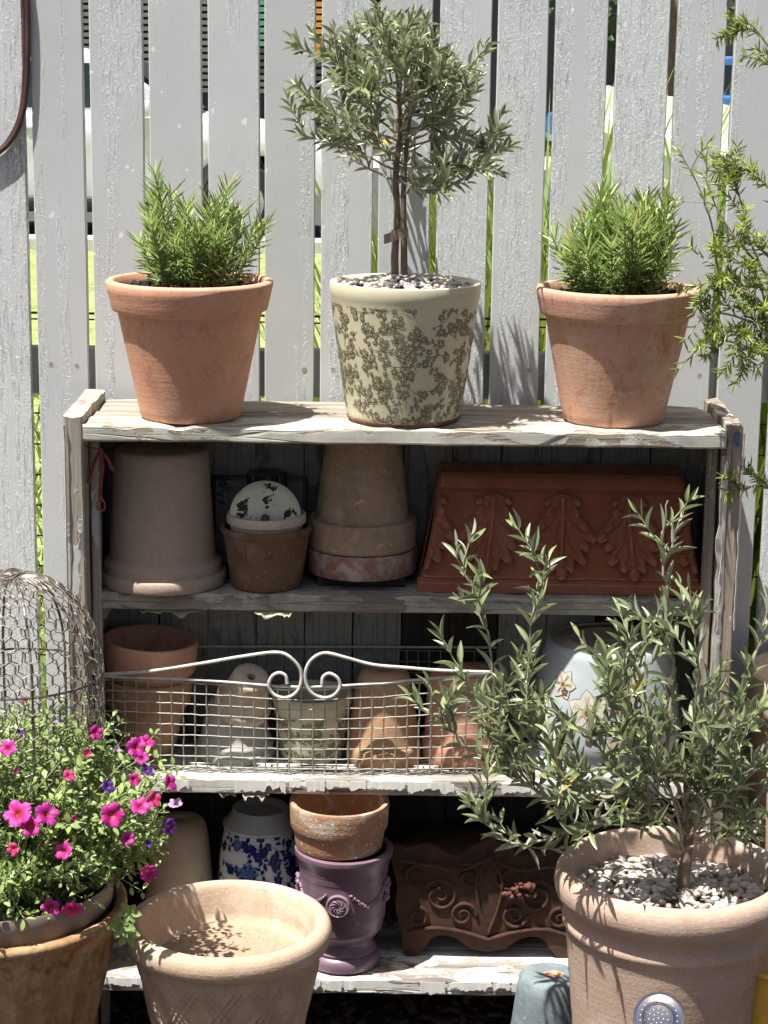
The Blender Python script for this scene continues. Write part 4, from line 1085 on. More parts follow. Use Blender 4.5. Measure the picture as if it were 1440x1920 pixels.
mesh('box', vv, [(0, 3, 2, 1), (4, 5, 6, 7), (1, 2, 6, 5), (2, 3, 7, 6), (3, 0, 4, 7)], M['clay_deep'], t, smooth=False)

# red twine on a nail
t = thing('twine_hank', 'frayed red twine hanging from a nail in the left upright', 'twine', STRING[0][0])
b0 = Vector(STRING[0][0])
tube('nail', [(-.022, .0, .004), (0, -.002, .0), (.004, -.003, .002)], .0014, M['nail'], t)
for k, s in enumerate(STRING):
    pts = smooth_pts([tuple(Vector(p) - b0) for p in s], 10)
    for w in range(3):
        q = [(p[0] + .0022 * math.cos(i * .9 + w * 2.1), p[1] + .0022 * math.sin(i * .9 + w * 2.1), p[2]) for i, p in enumerate(pts)]
        tube('strand', q, .0013, M['string'], t, 5)
e = tuple(Vector(STRING[1][-1]) - b0)
tube('loop', smooth_pts([(e[0], e[1], e[2] + .006), (e[0] - .006, e[1] - .002, e[2] - .004), (e[0] - .004, e[1], e[2] - .014), (e[0] + .004, e[1], e[2] - .014), (e[0] + .005, e[1], e[2] - .003), (e[0], e[1], e[2] + .006)], 5), .0016, M['string'], t, 5)

# ------------------------------------------------------------------ third shelf and its wire basket
def upright_pot(name, label, loc, prof_out, wall, floor, mat, seed, rot=(0, 0, 0), cat='plant pot', wob=.005, seg=80, disp=None):
    t = thing(name, label, cat, loc, rot)
    rt, h = prof_out[-1]; rb = prof_out[0][0]
    full = [(0, 0)] + prof_out + [(rt - wall * .5, h + .001), (rt - wall, h - .002), (rb - wall + .002, floor), (0, floor)]
    b = lathe('body', dense(full, .01), mat, t, seg=seg, seed=seed, wob=wob, disp=disp)
    return t, b
upright_pot('flower_pot', 'orange terracotta pot, lower of the two nested at the basket end behind the flowers', (-.412, .163, Z3 + .003),
            [(.046, 0), (.048, .003), (.0695, .094), (.0745, .0955), (.0762, .099), (.0790, .138), (.0785, .141)], .008, .012, M['clay_tan'], 18, (0, R(1.5), 0))
upright_pot('flower_pot', 'orange terracotta pot with empty open mouth, upper of the two nested in the basket', (-.410, .165, Z3 + .068),
            [(.044, 0), (.047, .003), (.0735, .088), (.0790, .0905), (.0806, .094), (.0826, .140), (.0815, .144)], .008, .012, M['clay_orange'], 19, (R(1), R(3.2), 0))
inverted_pot('flower_pot', 'grey cement pot upside down in the basket with a little pot on it', (-.255, .168, Z3 + .002),
             [(.0690, 0), (.0704, .003), (.0700, .012), (.0660, .015), (.0655, .018), (.0680, .023), (.0665, .028), (.0630, .031), (.0560, .062), (.0485, .094), (.0465, .098)], M['clay_grey'], 20, hole=.008)
ax = Vector((.24, -.50, .83)).normalized()
t = inverted_pot('flower_pot', 'little cream and orange clay pot tipped on the grey pot, drainage hole showing', (-.243, .152, Z3 + .094),
                 [(.0480, 0), (.0500, .002), (.0505, .016), (.0480, .0185), (.0440, .020), (.0375, .050), (.0325, .076), (.0310, .079)], M['clay_pale'], 22, hole=.0075)
t.rotation_euler = ax.to_track_quat('Z', 'Y').to_euler()
t, b = upright_pot('flower_pot', 'small cream pot printed with olive-green sprigs inside the wire basket', (-.121, .164, Z3 + .003),
                   [(.0535, 0), (.0553, .003), (.0690, .098), (.0712, .101), (.0717, .112), (.0705, .115)], .007, .012, M['cream_glaze'], 23, wob=0)
floral_print('printed_sprigs', [(.0558, .008), (.0672, .083)], .061, b, 90, .72, 31, fl=.25)
inverted_pot('flower_pot', 'tan terracotta pot upside down in the basket beside the small printed pot', (.004, .153, Z3 + .002),
             [(.0640, 0), (.0662, .003), (.0665, .028), (.0645, .032), (.0625, .033), (.0610, .040), (.0570, .080), (.0510, .120), (.0455, .145), (.0425, .155), (.038, .159)], M['clay_tan'], 24)
inverted_pot('flower_pot', 'reddish terracotta pot upside down at the leafy end of the basket', (.146, .168, Z3 + .002),
             [(.0725, 0), (.0745, .003), (.0750, .034), (.0735, .038), (.0705, .039), (.0700, .05), (.0680, .10), (.0645, .140), (.0615, .150), (.057, .154)], M['clay_orange'], 25)
t = thing('ceramic_planter', 'pale blue ceramic planter with brown-outlined flowers, upside down behind the olive', 'planter', (.392, .158, Z3 + .002))
prof = [(.128, 0), (.1335, .004), (.1350, .012), (.1300, .019), (.1240, .022), (.1250, .034), (.1310, .055), (.1305, .09), (.1255, .13), (.1180, .17), (.1100, .205), (.1075, .217)]
b = lathe('body', dense([(.118, .001)] + prof + [(.1035, .2215), (.098, .2225)], .008), M['blue_glaze'], t, seg=96, seed=26, wob=0)
lathe('unglazed_base', [(.099, .2222), (.0975, .219), (.080, .2185), (.076, .2225), (.066, .2225), (.062, .218), (.012, .217), (.010, .205)], M['clay_pale'], t, seg=80)
P = Print([(.1250, .034), (.1310, .055), (.1305, .09), (.1255, .13), (.1180, .17), (.1100, .205)], .0008); P.rm = .126
P.p = [tuple(q) for q in P.p]
rp = random.Random(17)
def big_flower(P, x, y, r, tilt):
    for k in range(6):
        a = tilt + 2 * PI * k / 6
        P.leaf(x, y, a, r, r * .78, 0, None, .5 + .12 * k); P.leaf(x + .03 * r * math.cos(a), y + .03 * r * math.sin(a), a, r * .94, r * .70, 1, None, 1.1 + .12 * k)
        for w in (-.25, 0, .25): P.stem([(x + .2 * r * math.cos(a), y + .2 * r * math.sin(a)), (x + .68 * r * math.cos(a + w * .6), y + .68 * r * math.sin(a + w * .6))], .0006, 0, 2.4)
    P.disc(x, y, r * .26, 2, 3.0, 12); P.disc(x, y, r * .13, 0, 3.6, 10)
for k, (u, v_, r_) in enumerate([(-.098, .165, .028), (-.045, .125, .040), (.03, .17, .034), (-.09, .075, .034), (.06, .10, .040), (.0, .062, .026), (.13, .15, .034), (.17, .08, .036), (.24, .14, .036), (.30, .08, .034), (-.17, .13, .034), (-.24, .08, .036), (-.31, .15, .034), (.37, .14, .03)]):
    big_flower(P, u, v_, r_, rp.random() * 6)
for k in range(26): P.spray(rp, rp.uniform(-.39, .39), rp.uniform(.045, .19), rp.uniform(0, 6), .03, .9, 0, None, None, 0.0)
P.build('printed_flowers', [M['sepia_ink'], M['cream_wash'], M['tan_wash']], b)

# wire basket
bk = thing('wire_basket', 'long grey wire mesh basket with cream scrolled wire along its front', 'basket', (-.145, .17, Z3 + .002))
bx, by, bz = -.145, .17, Z3 + .002
def L3(p): return (p[0] - bx, p[1] - by, p[2] - bz)
XL, XR = -.478, .205
def front_y(x, h):           # the front bows forward a little
    u = (x - (XL + XR) / 2) / ((XR - XL) / 2); return .084 - .014 * (1 - u * u) - .004 * h
vv, ff = [], []
nv = 35; rw = random.Random(3)
for k in range(nv):
    x = XL + (XR - XL) * k / (nv - 1)
    top_z = .640 + (.012 if x > 0 else 0) * min(1, max(0, x / .15)) - .010 * math.exp(-((x + .14) / .12) ** 2)
    pts = []
    for j in range(9):
        h = j / 8; pts.append(L3((x + rw.uniform(-.0007, .0007), front_y(x, h) + (.0008 if j % 2 else -.0008), Z3 + .004 + (top_z - Z3 - .004) * h)))
    tube_geo(pts, .0014, 5, vv, ff)
mesh('front_upright_wires', vv, ff, M['mesh_wire'], bk)
vv, ff = [], []
for j in range(9):
    h = (j + .35) / 8.6; pts = []
    for k in range(41):
        x = XL + (XR - XL) * k / 40
        top_z = .640 + (.012 if x > 0 else 0) * min(1, max(0, x / .15)) - .010 * math.exp(-((x + .14) / .12) ** 2)
        pts.append(L3((x, front_y(x, h) + (.0009 if k % 2 else -.0009), Z3 + .004 + (top_z - Z3 - .004) * h + rw.uniform(-.0006, .0006))))
    tube_geo(pts, .00115, 5, vv, ff)
mesh('front_cross_wires', vv, ff, M['mesh_wire'], bk)
def grid(name, p00, p10, p01, n, m):
    vv, ff = [], []
    p00, p10, p01 = Vector(p00), Vector(p10), Vector(p01)
    for k in range(n + 1):
        a = p00 + (p10 - p00) * k / n; tube_geo([L3(a), L3(a + p01 - p00)], .00105, 4, vv, ff)
    for k in range(m + 1):
        a = p00 + (p01 - p00) * k / m; tube_geo([L3(a), L3(a + p10 - p00)], .00105, 4, vv, ff)
    mesh(name, vv, ff, M['mesh_wire'], bk)
grid('back_mesh', (XL, .258, Z3 + .004), (XR, .258, Z3 + .004), (XL, .258, .640), 34, 8)
grid('side_mesh', (XL, .085, Z3 + .004), (XL, .257, Z3 + .004), (XL, .085, .635), 9, 8)
grid('side_mesh', (XR, .085, Z3 + .004), (XR, .257, Z3 + .004), (XR, .085, .650), 9, 8)
grid('floor_mesh', (XL, .086, Z3 + .0035), (XR, .086, Z3 + .0035), (XL, .256, Z3 + .0035), 26, 7)
rim = []
for k in range(41):
    x = XL + (XR - XL) * k / 40
    rim.append(L3((x, front_y(x, 1) - .001, .641 + (.012 if x > 0 else 0) * min(1, max(0, x / .15)) - .010 * math.exp(-((x + .14) / .12) ** 2))))
rim += [L3((XR, .258, .648)), L3((XL, .258, .641))]
tube('rim_wire', rim, .0024, M['scroll_wire'], bk, 8, closed=True)
SCL = [(-.475, .646), (-.39, .655), (-.304, .671), (-.24, .684), (-.178, .693), (-.152, .682), (-.137, .660), (-.138, .634), (-.150, .618), (-.166, .613), (-.183, .619), (-.191, .634), (-.186, .650), (-.174, .657), (-.163, .652), (-.160, .638)]
SCR = [(.189, .659), (.10, .663), (.04, .668), (-.015, .673), (-.06, .685), (-.095, .693), (-.116, .684), (-.128, .664), (-.128, .640), (-.118, .622), (-.099, .614), (-.082, .618), (-.071, .632), (-.074, .648), (-.088, .657), (-.099, .651), (-.101, .638)]
for S in (SCL, SCR):
    tube('scroll', [L3((p[0], front_y(p[0], 1) - .0055, p[1])) for p in smooth_pts(S, 6)], .0030, M['scroll_wire'], bk, 8)

# ------------------------------------------------------------------ bottom shelf
inverted_pot('flower_pot', 'buff clay pot upside down in shadow at the bottom shelf end', (-.358, .185, Z4 + .002),
             [(.0660, 0), (.0680, .003), (.0680, .03), (.0640, .034), (.0600, .08), (.0560, .14), (.0510, .190), (.0465, .206), (.043, .210)], M['clay_buff'], 27)
t = thing('ginger_jar', 'blue and white flowered ceramic jar with grey flange on bottom shelf', 'jar', (-.211, .165, Z4 + .002))
prof = [(.066, 0), (.070, .004), (.0775, .05), (.0785, .09), (.0765, .13), (.0715, .17), (.0650, .205), (.0640, .211)]
b = lathe('body', dense([(0, 0)] + prof, .008), M['white_glaze'], t, seg=80, seed=28, wob=0)
lathe('flange', dense([(.0640, .2112), (.0672, .2135), (.0678, .2170), (.0640, .2195), (.0580, .2290), (.0520, .2345), (.0500, .2440), (.0480, .2460), (.0450, .2440), (.044, .235), (0, .235)], .006), M['grey_glaze'], t, seg=72, seed=29)
P = Print(prof[1:], .0007); P.rm = .075
rp = random.Random(4)
def peony(P, x, y, r):
    for ring, n_, rad, mi in ((0, 9, 1.0, 1), (1, 8, .74, 0), (2, 7, .66, 1), (3, 6, .42, 0), (4, 5, .34, 1)):
        for k in range(n_):
            a = 2 * PI * k / n_ + ring * .4; P.leaf(x, y, a, r * rad, r * rad * .62, mi, None, .6 + ring * .7 + .02 * k)
    P.disc(x, y, r * .10, 0, 5)
for (u, v_, r_) in [(-.018, .148, .021), (-.045, .195, .013), (.055, .10, .022), (-.085, .085, .022), (.02, .06, .02), (.12, .15, .02), (.19, .09, .022), (-.15, .15, .02), (-.2, .07, .022)]: peony(P, u, v_, r_)
for k in range(150):
    u = -.23 + .46 * ((k * .618) % 1); w = .02 + .18 * ((k * .7548) % 1)
    P.spray(rp, u, w, rp.uniform(-1, 4), rp.uniform(.025, .05), 1.1, 0, 0, None, .06)
P.build('printed_peonies', [M['cobalt'], M['cobalt_wash']], b)
t = thing('lilac_urn', 'lilac glazed urn with medallion and swags, footed, on the bottom shelf', 'urn', (-.062, .070, Z4 + .002))
prof = [(.0600, 0), (.0640, .003), (.0640, .016), (.0605, .022), (.0560, .025), (.0580, .030), (.0545, .036), (.0505, .044), (.0515, .050), (.0600, .057), (.0670, .067), (.0690, .072), (.0680, .076), (.0710, .086), (.0735, .098), (.0720, .104), (.0745, .115), (.0750, .150), (.0750, .166), (.0762, .169), (.0755, .172), (.0770, .176), (.0762, .179), (.0785, .184), (.0790, .192), (.0835, .200), (.0848, .206), (.0845, .212), (.0810, .214)]
b = lathe('body', dense([(0, 0)] + prof + [(.0735, .212), (.0700, .200), (.066, .12), (.04, .07), (0, .06)], .006), M['lilac_glaze'], t, seg=96, seed=30)
def on_urn(a, z, off=0.0):
    r = .0752 + off; return (r * math.sin(a), -r * math.cos(a), z)
md = empty('medallion', parent=t)
def facing(a): return (R(90), 0, a)
am = -.10
o = lathe('disc', [(0, .0035), (.013, .004), (.0165, .0036), (.0180, .0050), (.0195, .0046), (.0205, .001), (.0205, -.004)], M['lilac_pale'], md, on_urn(am, .133), (R(90), 0, am), 40, wob=0)
vv, ff = [], []
for k in range(9):
    a = k * .7; tube_geo([(.004 * math.cos(a), .004 * math.sin(a), .004), (.009 * math.cos(a + .5), .009 * math.sin(a + .5), .0055), (.0125 * math.cos(a + .9), .0125 * math.sin(a + .9), .0045)], .0014, 5, vv, ff)
o2 = mesh('relief', vv, ff, M['lilac_pale'], md, on_urn(am, .133), (R(90), 0, am))
for s in (-1, 1, 2):
    vv, ff = [], []
    tvb, tfb = blob_tpl(5, 1, .25)
    ms = []; a0, a1 = {-1: (-1.35, -.40), 1: (.20, 1.15), 2: (1.6, 2.7)}[s]
    for k in range(26):
        u = k / 25; a = a0 + (a1 - a0) * u; z = .150 - .022 * math.sin(PI * u) + rr.uniform(-.002, .002)
        s_ = .0028 + .0016 * math.sin(PI * u) + rr.uniform(0, .001); p = on_urn(a, z, .0005)
        ms.append(frame(p, (rr.uniform(-1, 1), rr.uniform(-1, 1), rr.uniform(-1, 1)), (0, 0, 1), s_, s_, s_))
    o = scatter('swag', tvb, tfb, ms, [.5] * len(ms), M['lilac_pale'], t, kind=None)
for a in (1.32, -1.55, 2.9):
    ms = []
    for k in range(22):
        s_ = rr.uniform(.003, .006); ms.append(frame(on_urn(a + rr.uniform(-.12, .12), .142 + rr.uniform(-.017, .015), .003), (rr.uniform(-1, 1), rr.uniform(-1, 1), 1), (1, 0, .3), s_, s_ * 1.3, s_))
    scatter('mask_ornament', tvb, tfb, ms, [.5] * len(ms), M['lilac_pale'], t, kind=None)
t, b = upright_pot('shallow_pot', 'shallow lichen-crusted terracotta pan resting on the lilac urn', (-.070, .070, Z4 + .2175),
            [(.0730, 0), (.0745, .003), (.0785, .034), (.0815, .0355), (.0830, .039), (.0855, .078), (.0845, .082)], .009, .012, M['clay_weather'], 33, wob=.010)
# rusted cast iron planter
t = thing('cast_iron_planter', 'rust-brown cast iron planter with scroll relief and curved feet in shadow', 'planter', (.192, .165, Z4 + .001))
half_ = [(0, .010), (.030, .016), (.055, .034), (.078, .040), (.098, .034), (.112, .014), (.126, .000), (.142, .000), (.150, .012), (.151, .040), (.160, .075), (.163, .10), (.160, .13), (.168, .165), (.176, .198), (.168, .207), (.140, .204), (.110, .212), (.085, .200), (.055, .190), (.030, .208), (.0, .222)]
out = smooth_pts(half_, 3)
pts2 = [(p[0], p[1]) for p in out] + [(-p[0], p[1]) for p in out[-2:0:-1]]
bm = bmesh.new(); vs_ = [bm.verts.new((x_, -.075, z_)) for x_, z_ in pts2]
fc = bm.faces.new(vs_)
ex = bmesh.ops.extrude_face_region(bm, geom=[fc]); bmesh.ops.translate(bm, verts=[q for q in ex['geom'] if isinstance(q, bmesh.types.BMVert)], vec=(0, .012, 0))
bmesh.ops.recalc_face_normals(bm, faces=bm.faces)
me = bpy.data.meshes.new('front_panel'); bm.to_mesh(me); bm.free(); link('front_panel', me, M['rust'], t)
box('trough', -.150, .150, -.063, .085, .040, .190, M['rust'], t, .004)
vv, ff = [], []
def spiral(cx, cz, r, turns, s, a0):
    pts = []
    for k in range(40):
        q = k / 39; a = a0 + s * turns * 2 * PI * q; rad = r * (1 - .85 * q); pts.append((cx + rad * math.cos(a), -.0765, cz + rad * math.sin(a)))
    tube_geo(pts, list(np.linspace(.0035, .002, 40)), 6, vv, ff)
for s in (-1, 1):
    spiral(s * .085, .115, .032, 1.8, s, .5 if s > 0 else 2.6); spiral(s * .128, .150, .022, 1.6, -s, 1); spiral(s * .035, .150, .026, 1.5, s, 2.2); spiral(s * .045, .080, .024, 1.6, -s, 0); spiral(s * .125, .075, .020, 1.4, s, 1.5)
    tube_geo(smooth_pts([(s * .155, -.077, .18), (s * .10, -.078, .172), (s * .05, -.078, .165), (0, -.078, .185)], 6), .0032, 6, vv, ff)
    tube_geo(smooth_pts([(s * .14, -.077, .045), (s * .10, -.078, .055), (s * .05, -.078, .050), (0, -.078, .035)], 6), .0032, 6, vv, ff)
    tube_geo(smooth_pts([(0, -.078, .19), (s * .022, -.078, .15), (s * .018, -.078, .10), (0, -.078, .045)], 6), .003, 6, vv, ff)
mesh('scroll_relief', vv, ff, M['rust'], t)
tvb, tfb = blob_tpl(9, 2, .2)
ms = []
for k in range(34):
    s_ = rr.uniform(.002, .006); ms.append(frame((.053 + rr.uniform(-.030, .028), -.082 + rr.uniform(-.008, .006), .127 + rr.uniform(-.012, .014)), (rr.uniform(-1, 1), rr.uniform(-1, 1), rr.uniform(-1, 1)), (0, 0, 1), s_, s_ * 1.2, s_ * .8))
scatter('sunlit_rosette', tvb, tfb, ms, [.5] * len(ms), M['lit_rust'], t, kind=None)  # raised lumps coloured as a patch of sun on the relief
# ------------------------------------------------------------------ pots standing in front of the shelf
# empty lattice pot
def lattice(a, z, r):
    if not (.03 < z < .315) or r < .07: return 0
    u = a * 12 / (2 * PI); w = z * 9.5
    d = 0
    for q in (u + w, u - w):
        m = abs((q % 1) - .5); d = max(d, math.exp(-((m - .0) / .045) ** 2), math.exp(-((m - .14) / .045) ** 2) * .9)
    return .0062 * d * min(1, (z - .03) / .02, (.315 - z) / .015)
t = thing('empty_planter', 'empty buff terracotta planter with lattice sides and thick rolled rim', 'planter', (-.234, -.28, .0))
out = [(.074, 0), (.078, .004), (.1150, .19), (.1405, .310), (.1420, .318)]
rimp = [(.1430, .322), (.1500, .322), (.1560, .326), (.1600, .334), (.1612, .343), (.1600, .352), (.1560, .3595), (.1500, .3635), (.1430, .3645), (.1380, .362), (.1350, .356)]
lathe('body', dense([(0, 0)] + out, .004) , M['clay_buff'], t, seg=420, disp=lattice, seed=34, wob=.004, angle=70)
lathe('rim', [(.138, .320)] + rimp + [(.1330, .350), (.1290, .332), (.1260, .318), (.1235, .306), (.1190, .303), (.112, .29)], M['clay_buff'], t, seg=110, seed=34, wob=.004, angle=70)
soil_disc('dust_floor', .119, .298, M['dust'], t, 12, .003)
clods(t, .10, .299, 16, 13, M['dust'], .001, .003)

# potted olive in the foreground
pt = thing('potted_olive_bush', 'loose bushy olive tree in big buff terracotta pot with white pebbles, foreground', 'potted plant', (.452, -.30, 0))
prof = [(.118, 0), (.124, .005), (.1440, .18), (.1600, .355), (.1625, .372), (.1665, .377), (.1670, .384), (.1640, .389), (.1625, .396), (.1640, .410), (.1690, .414), (.1760, .421), (.1800, .432), (.1810, .444), (.1790, .456), (.1730, .465), (.1640, .4690), (.1560, .4660), (.1530, .458)]
lathe('pot', dense([(0, 0)] + prof + [(.150, .43), (.146, .40), (.14, .36), (0, .36)], .009), M['clay_olive_pot'], pt, seg=128, seed=35, wob=.004, angle=60)
soil_disc('soil', .150, .418, M['dust'], pt, 21, .004)
pebbles(pt, .148, .420, 820, 22, .0034, .0086, .010)
rr = random.Random(12)
tree = empty('olive_tree', parent=pt)
B0 = Vector((.452, -.30, 0))
tr = smooth_pts([(.474, -.300, .415), (.468, -.302, .450), (.472, -.300, .490), (.473, -.298, .530), (.468, -.300, .58), (.462, -.302, .64)], 5)
v_, f_ = tube_geo([tuple(Vector(p) - B0) for p in tr], list(np.linspace(.0115, .0045, len(tr))), 10)
mesh('trunk', v_, f_, M['bark'], tree)
brs = []; mains = []; sv, sf = [], []; gv_, gf_ = [], []
for bi, B in enumerate(OLIVE):
    pts = [Vector(p) - B0 for p in B]
    pts = [Vector(p) for p in smooth_pts([tuple(p) for p in pts], 7)]
    pts = [p + Vector((rr.uniform(-.003, .003), rr.uniform(-.004, .004), rr.uniform(-.003, .003))) for p in pts]
    n = len(pts)
    tube_geo(pts, list(np.linspace(.0040 if bi in (0, 1, 6, 8) else .0025, .0009, n)), 6, sv, sf)
    brs.append((pts, .30)); mains.append(len(brs) - 1)
    L = sum((pts[i + 1] - pts[i]).length for i in range(n - 1))
    for k in range(int(L / .058)):
        i = int(n // 4 + (n - 2 - n // 4) * rr.random() ** 1.6)
        d = (pts[i + 1] - pts[i]).normalized()
        sd_ = Vector((rr.uniform(-1, 1), rr.uniform(-1, .7), rr.uniform(-.2, 1))).normalized()
        dd = (d * .55 + sd_ * .85).normalized(); l = rr.uniform(.035, .085); q = [pts[i].copy()]
        for w in range(6):
            dd = (dd + Vector((rr.uniform(-.12, .12), rr.uniform(-.12, .12), .06))).normalized(); q.append(q[-1] + dd * l / 6)
        tube_geo(q, list(np.linspace(.0016, .0007, 7)), 5, gv_, gf_); brs.append((q, .12))
mesh('branches', sv, sf, M['twig'], tree)
tag(mesh('twigs', gv_, gf_, M['stem_green'], tree), kind='stuff')
lv = olive_leaves([brs[i] for i in mains], rr, .0265, .033, .049, upbias=.45) + olive_leaves([b for i, b in enumerate(brs) if i not in mains], rr, .0200, .030, .046, upbias=.45)
put_leaves(lv, tree, B0, rr, 300)

# upturned blue-grey pot
inverted_pot('flower_pot', 'blue-grey painted pot upside down on the ground beside the olive pot', (.284, -.12, .0),
             [(.0800, 0), (.0815, .004), (.0800, .03), (.0735, .034), (.0615, .110), (.0535, .178), (.0505, .194), (.0470, .1975)], M['cement_blue'], 36, hole=.006, wob=.002)
o = bpy.data.objects['flower_pot']
t = [q for q in bpy.data.objects if q.get('label', '').startswith('blue-grey painted')][0]
v_ = []; f_ = []
for k in range(14):
    a = k / 14 * 2 * PI; r_ = .014 + .005 * mnoise.noise(Vector((k * .9, 3, 1))); v_.append((.006 + r_ * 1.25 * math.cos(a), -.002 + r_ * .8 * math.sin(a), .2015))
f_.append(tuple(range(14)))
mesh('bare_patch', v_, f_, M['clay_orange'], t, smooth=False)

# watering rose leaning on the olive pot
dirn = Vector((-.30, -.80, .52)).normalized()
t = thing('watering_rose', 'shiny round perforated metal rose in front of the olive pot', 'watering rose', (.412, -.490, .309))
t.rotation_euler = dirn.to_track_quat('Z', 'Y').to_euler()
lathe('face', [(0, .004), (.014, .0042), (.0190, .0036), (.0200, .0050), (.0212, .0050), (.0222, .0036), (.0300, .0020), (.0345, .0010), (.0352, .0026), (.0372, .0030), (.0384, .0012), (.0380, -.0016), (.0350, -.003)], M['chrome'], t, seg=64, wob=0)
lathe('cone', [(.0355, -.0025), (.020, -.020), (.010, -.032), (.009, -.040)], M['chrome'], t, seg=40, wob=0)
vv, ff = [], []
tvb, tfb = blob_tpl(2, 1, 0.0)
ms = []
for n_, r_, h_ in ((1, 0, .0045), (7, .0075, .0045), (11, .0140, .0046), (22, .0275, .0030)):
    for k in range(n_):
        a = 2 * PI * k / n_; ms.append(frame((r_ * math.cos(a), r_ * math.sin(a), h_), (1, 0, 0), (0, 0, 1), .00105, .00105, .0009))
scatter('spray_holes', tvb, tfb, ms, [.5] * len(ms), M['flake'], t, kind=None)
iv = t.rotation_euler.to_matrix().inverted()
tube('pipe', [tuple(iv @ Vector(p)) for p in ((.010, .030, -.020), (.012, .034, -.06), (.02, .03, -.20), (.028, .02, -.305))], .006, M['chrome'], t, 12)

# yellow tin
t = thing('yellow_tin', 'mustard yellow enamel tin at the picture edge beside the olive pot', 'tin', (.622, -.37, 0))
lathe('body', dense([(0, 0), (.060, 0), (.0630, .003), (.0640, .012), (.0630, .016), (.0640, .200), (.0635, .337)], .03), M['yellow'], t, seg=72, wob=.003, seed=3)
lathe('rolled_rim', [(.0628, .336), (.0655, .337), (.0668, .340), (.0660, .344), (.0635, .3455), (.0615, .343), (.0610, .338), (.0605, .04), (0, .04)], M['yellow'], t, seg=72, wob=.003, seed=3)
# big terracotta pot half out of view at the far right
upright_pot('tall_pot', 'big pale terracotta pot at the right edge, half out of view behind the olive', (.785, .12, 0),
            [(.095, 0), (.10, .004), (.130, .25), (.142, .48), (.144, .575), (.148, .58), (.156, .588), (.158, .60), (.158, .64), (.154, .652)], .016, .5, M['clay_buff'], 37)

# ------------------------------------------------------------------ flower pot, its petunias and the wire cloche
fp = thing('potted_petunia', 'fluted rust-stained pot of trailing pink and purple petunias, foreground', 'potted plant', (-.577, -.33, 0))
def flute(a, z, r):
    return (.0060 * math.cos(a * 22) * min(1, max(0, (.375 - z) / .04)) + .0012 * math.sin(a * 51)) if r > .07 and z < .39 else 0
lathe('pot', dense([(0, 0), (.085, 0), (.090, .005), (.135, .21), (.171, .365), (.178, .385), (.188, .398), (.1905, .404), (.190, .410), (.184, .4135), (.176, .412), (.172, .405), (.165, .38), (0, .37)], .008), M['clay_rust'], fp, seg=220, disp=flute, seed=38, wob=.005, angle=80)
lathe('liner_pot', [(.150, .36), (.1645, .410), (.1690, .414), (.1705, .448), (.1690, .451), (.1665, .450), (.160, .40), (0, .40)], M['liner'], fp, seg=90, seed=39, wob=.012)
soil_disc('soil', .164, .425, M['soil'], fp, 31, .006)
rr = random.Random(77)
plant = empty('petunia', parent=fp)
FB = Vector((-.577, -.33, 0)); MC = Vector((-.522, -.31, .548)); MR = Vector((.235, .17, .185))
LT = leaf_tpl(fold=.15, curl=.15, n=4, wide=.6)
ms = []; va = []; sv, sf = [], []
def inside(p):
    q = p - MC; return (q.x / MR.x) ** 2 + (q.y / MR.y) ** 2 + (q.z / MR.z) ** 2
nst = 0
while nst < 430:
    a = rr.random() * 6.283; q = .13 * math.sqrt(rr.random())
    p = FB + Vector((q * math.cos(a), q * math.sin(a), .425))
    th = rr.random() * 6.283; ph = math.acos(rr.uniform(-.55, 1.0))
    k_ = rr.uniform(.62, 1.0)
    e = MC + Vector((MR.x * math.sin(ph) * math.cos(th), MR.y * math.sin(ph) * math.sin(th), MR.z * math.cos(ph))) * k_
    if nst > 330: e = FB + Vector((rr.uniform(.06, .19) * math.cos(th), -abs(rr.uniform(.06, .19) * math.sin(th)), rr.uniform(.43, .52)))
    if e.z < .40: continue
    if e.x < -.84: continue
    nst += 1
    m = (p + e) / 2 + Vector((rr.uniform(-.03, .03), rr.uniform(-.03, .03), rr.uniform(.0, .05)))
    pts = [Vector(v) for v in smooth_pts([tuple(p), tuple(m), tuple(e)], 7)]
    tube_geo([tuple(v - FB) for v in pts], .0009, 4, sv, sf)
    for i in range(5, len(pts)):
        d = (pts[i] - pts[i - 1]).normalized(); x_ = d.orthogonal().normalized(); y_ = d.cross(x_)
        for w in range(3 if i > 9 else 2):
            az = i * 2.4 + w * 2.1 + rr.uniform(-.4, .4)
            dd = (x_ * math.cos(az) + y_ * math.sin(az) + d * rr.uniform(.1, .9) + Vector((0, 0, .25))).normalized(); l = rr.uniform(.009, .018)
            pp = pts[i] + dd * .003 - FB
            ms.append(frame(pp, dd, (rr.uniform(-.5, .5), rr.uniform(-.8, .1), 1), l * rr.uniform(.42, .58), l, l)); va.append(min(1, max(0, .1 + .5 * (i / len(pts)) ** 2 + rr.uniform(-.2, .35))))
mesh('stems', sv, sf, M['stem_green'], plant)
scatter('foliage', LT[0], LT[1], ms, va, M['petunia_leaf'], plant)
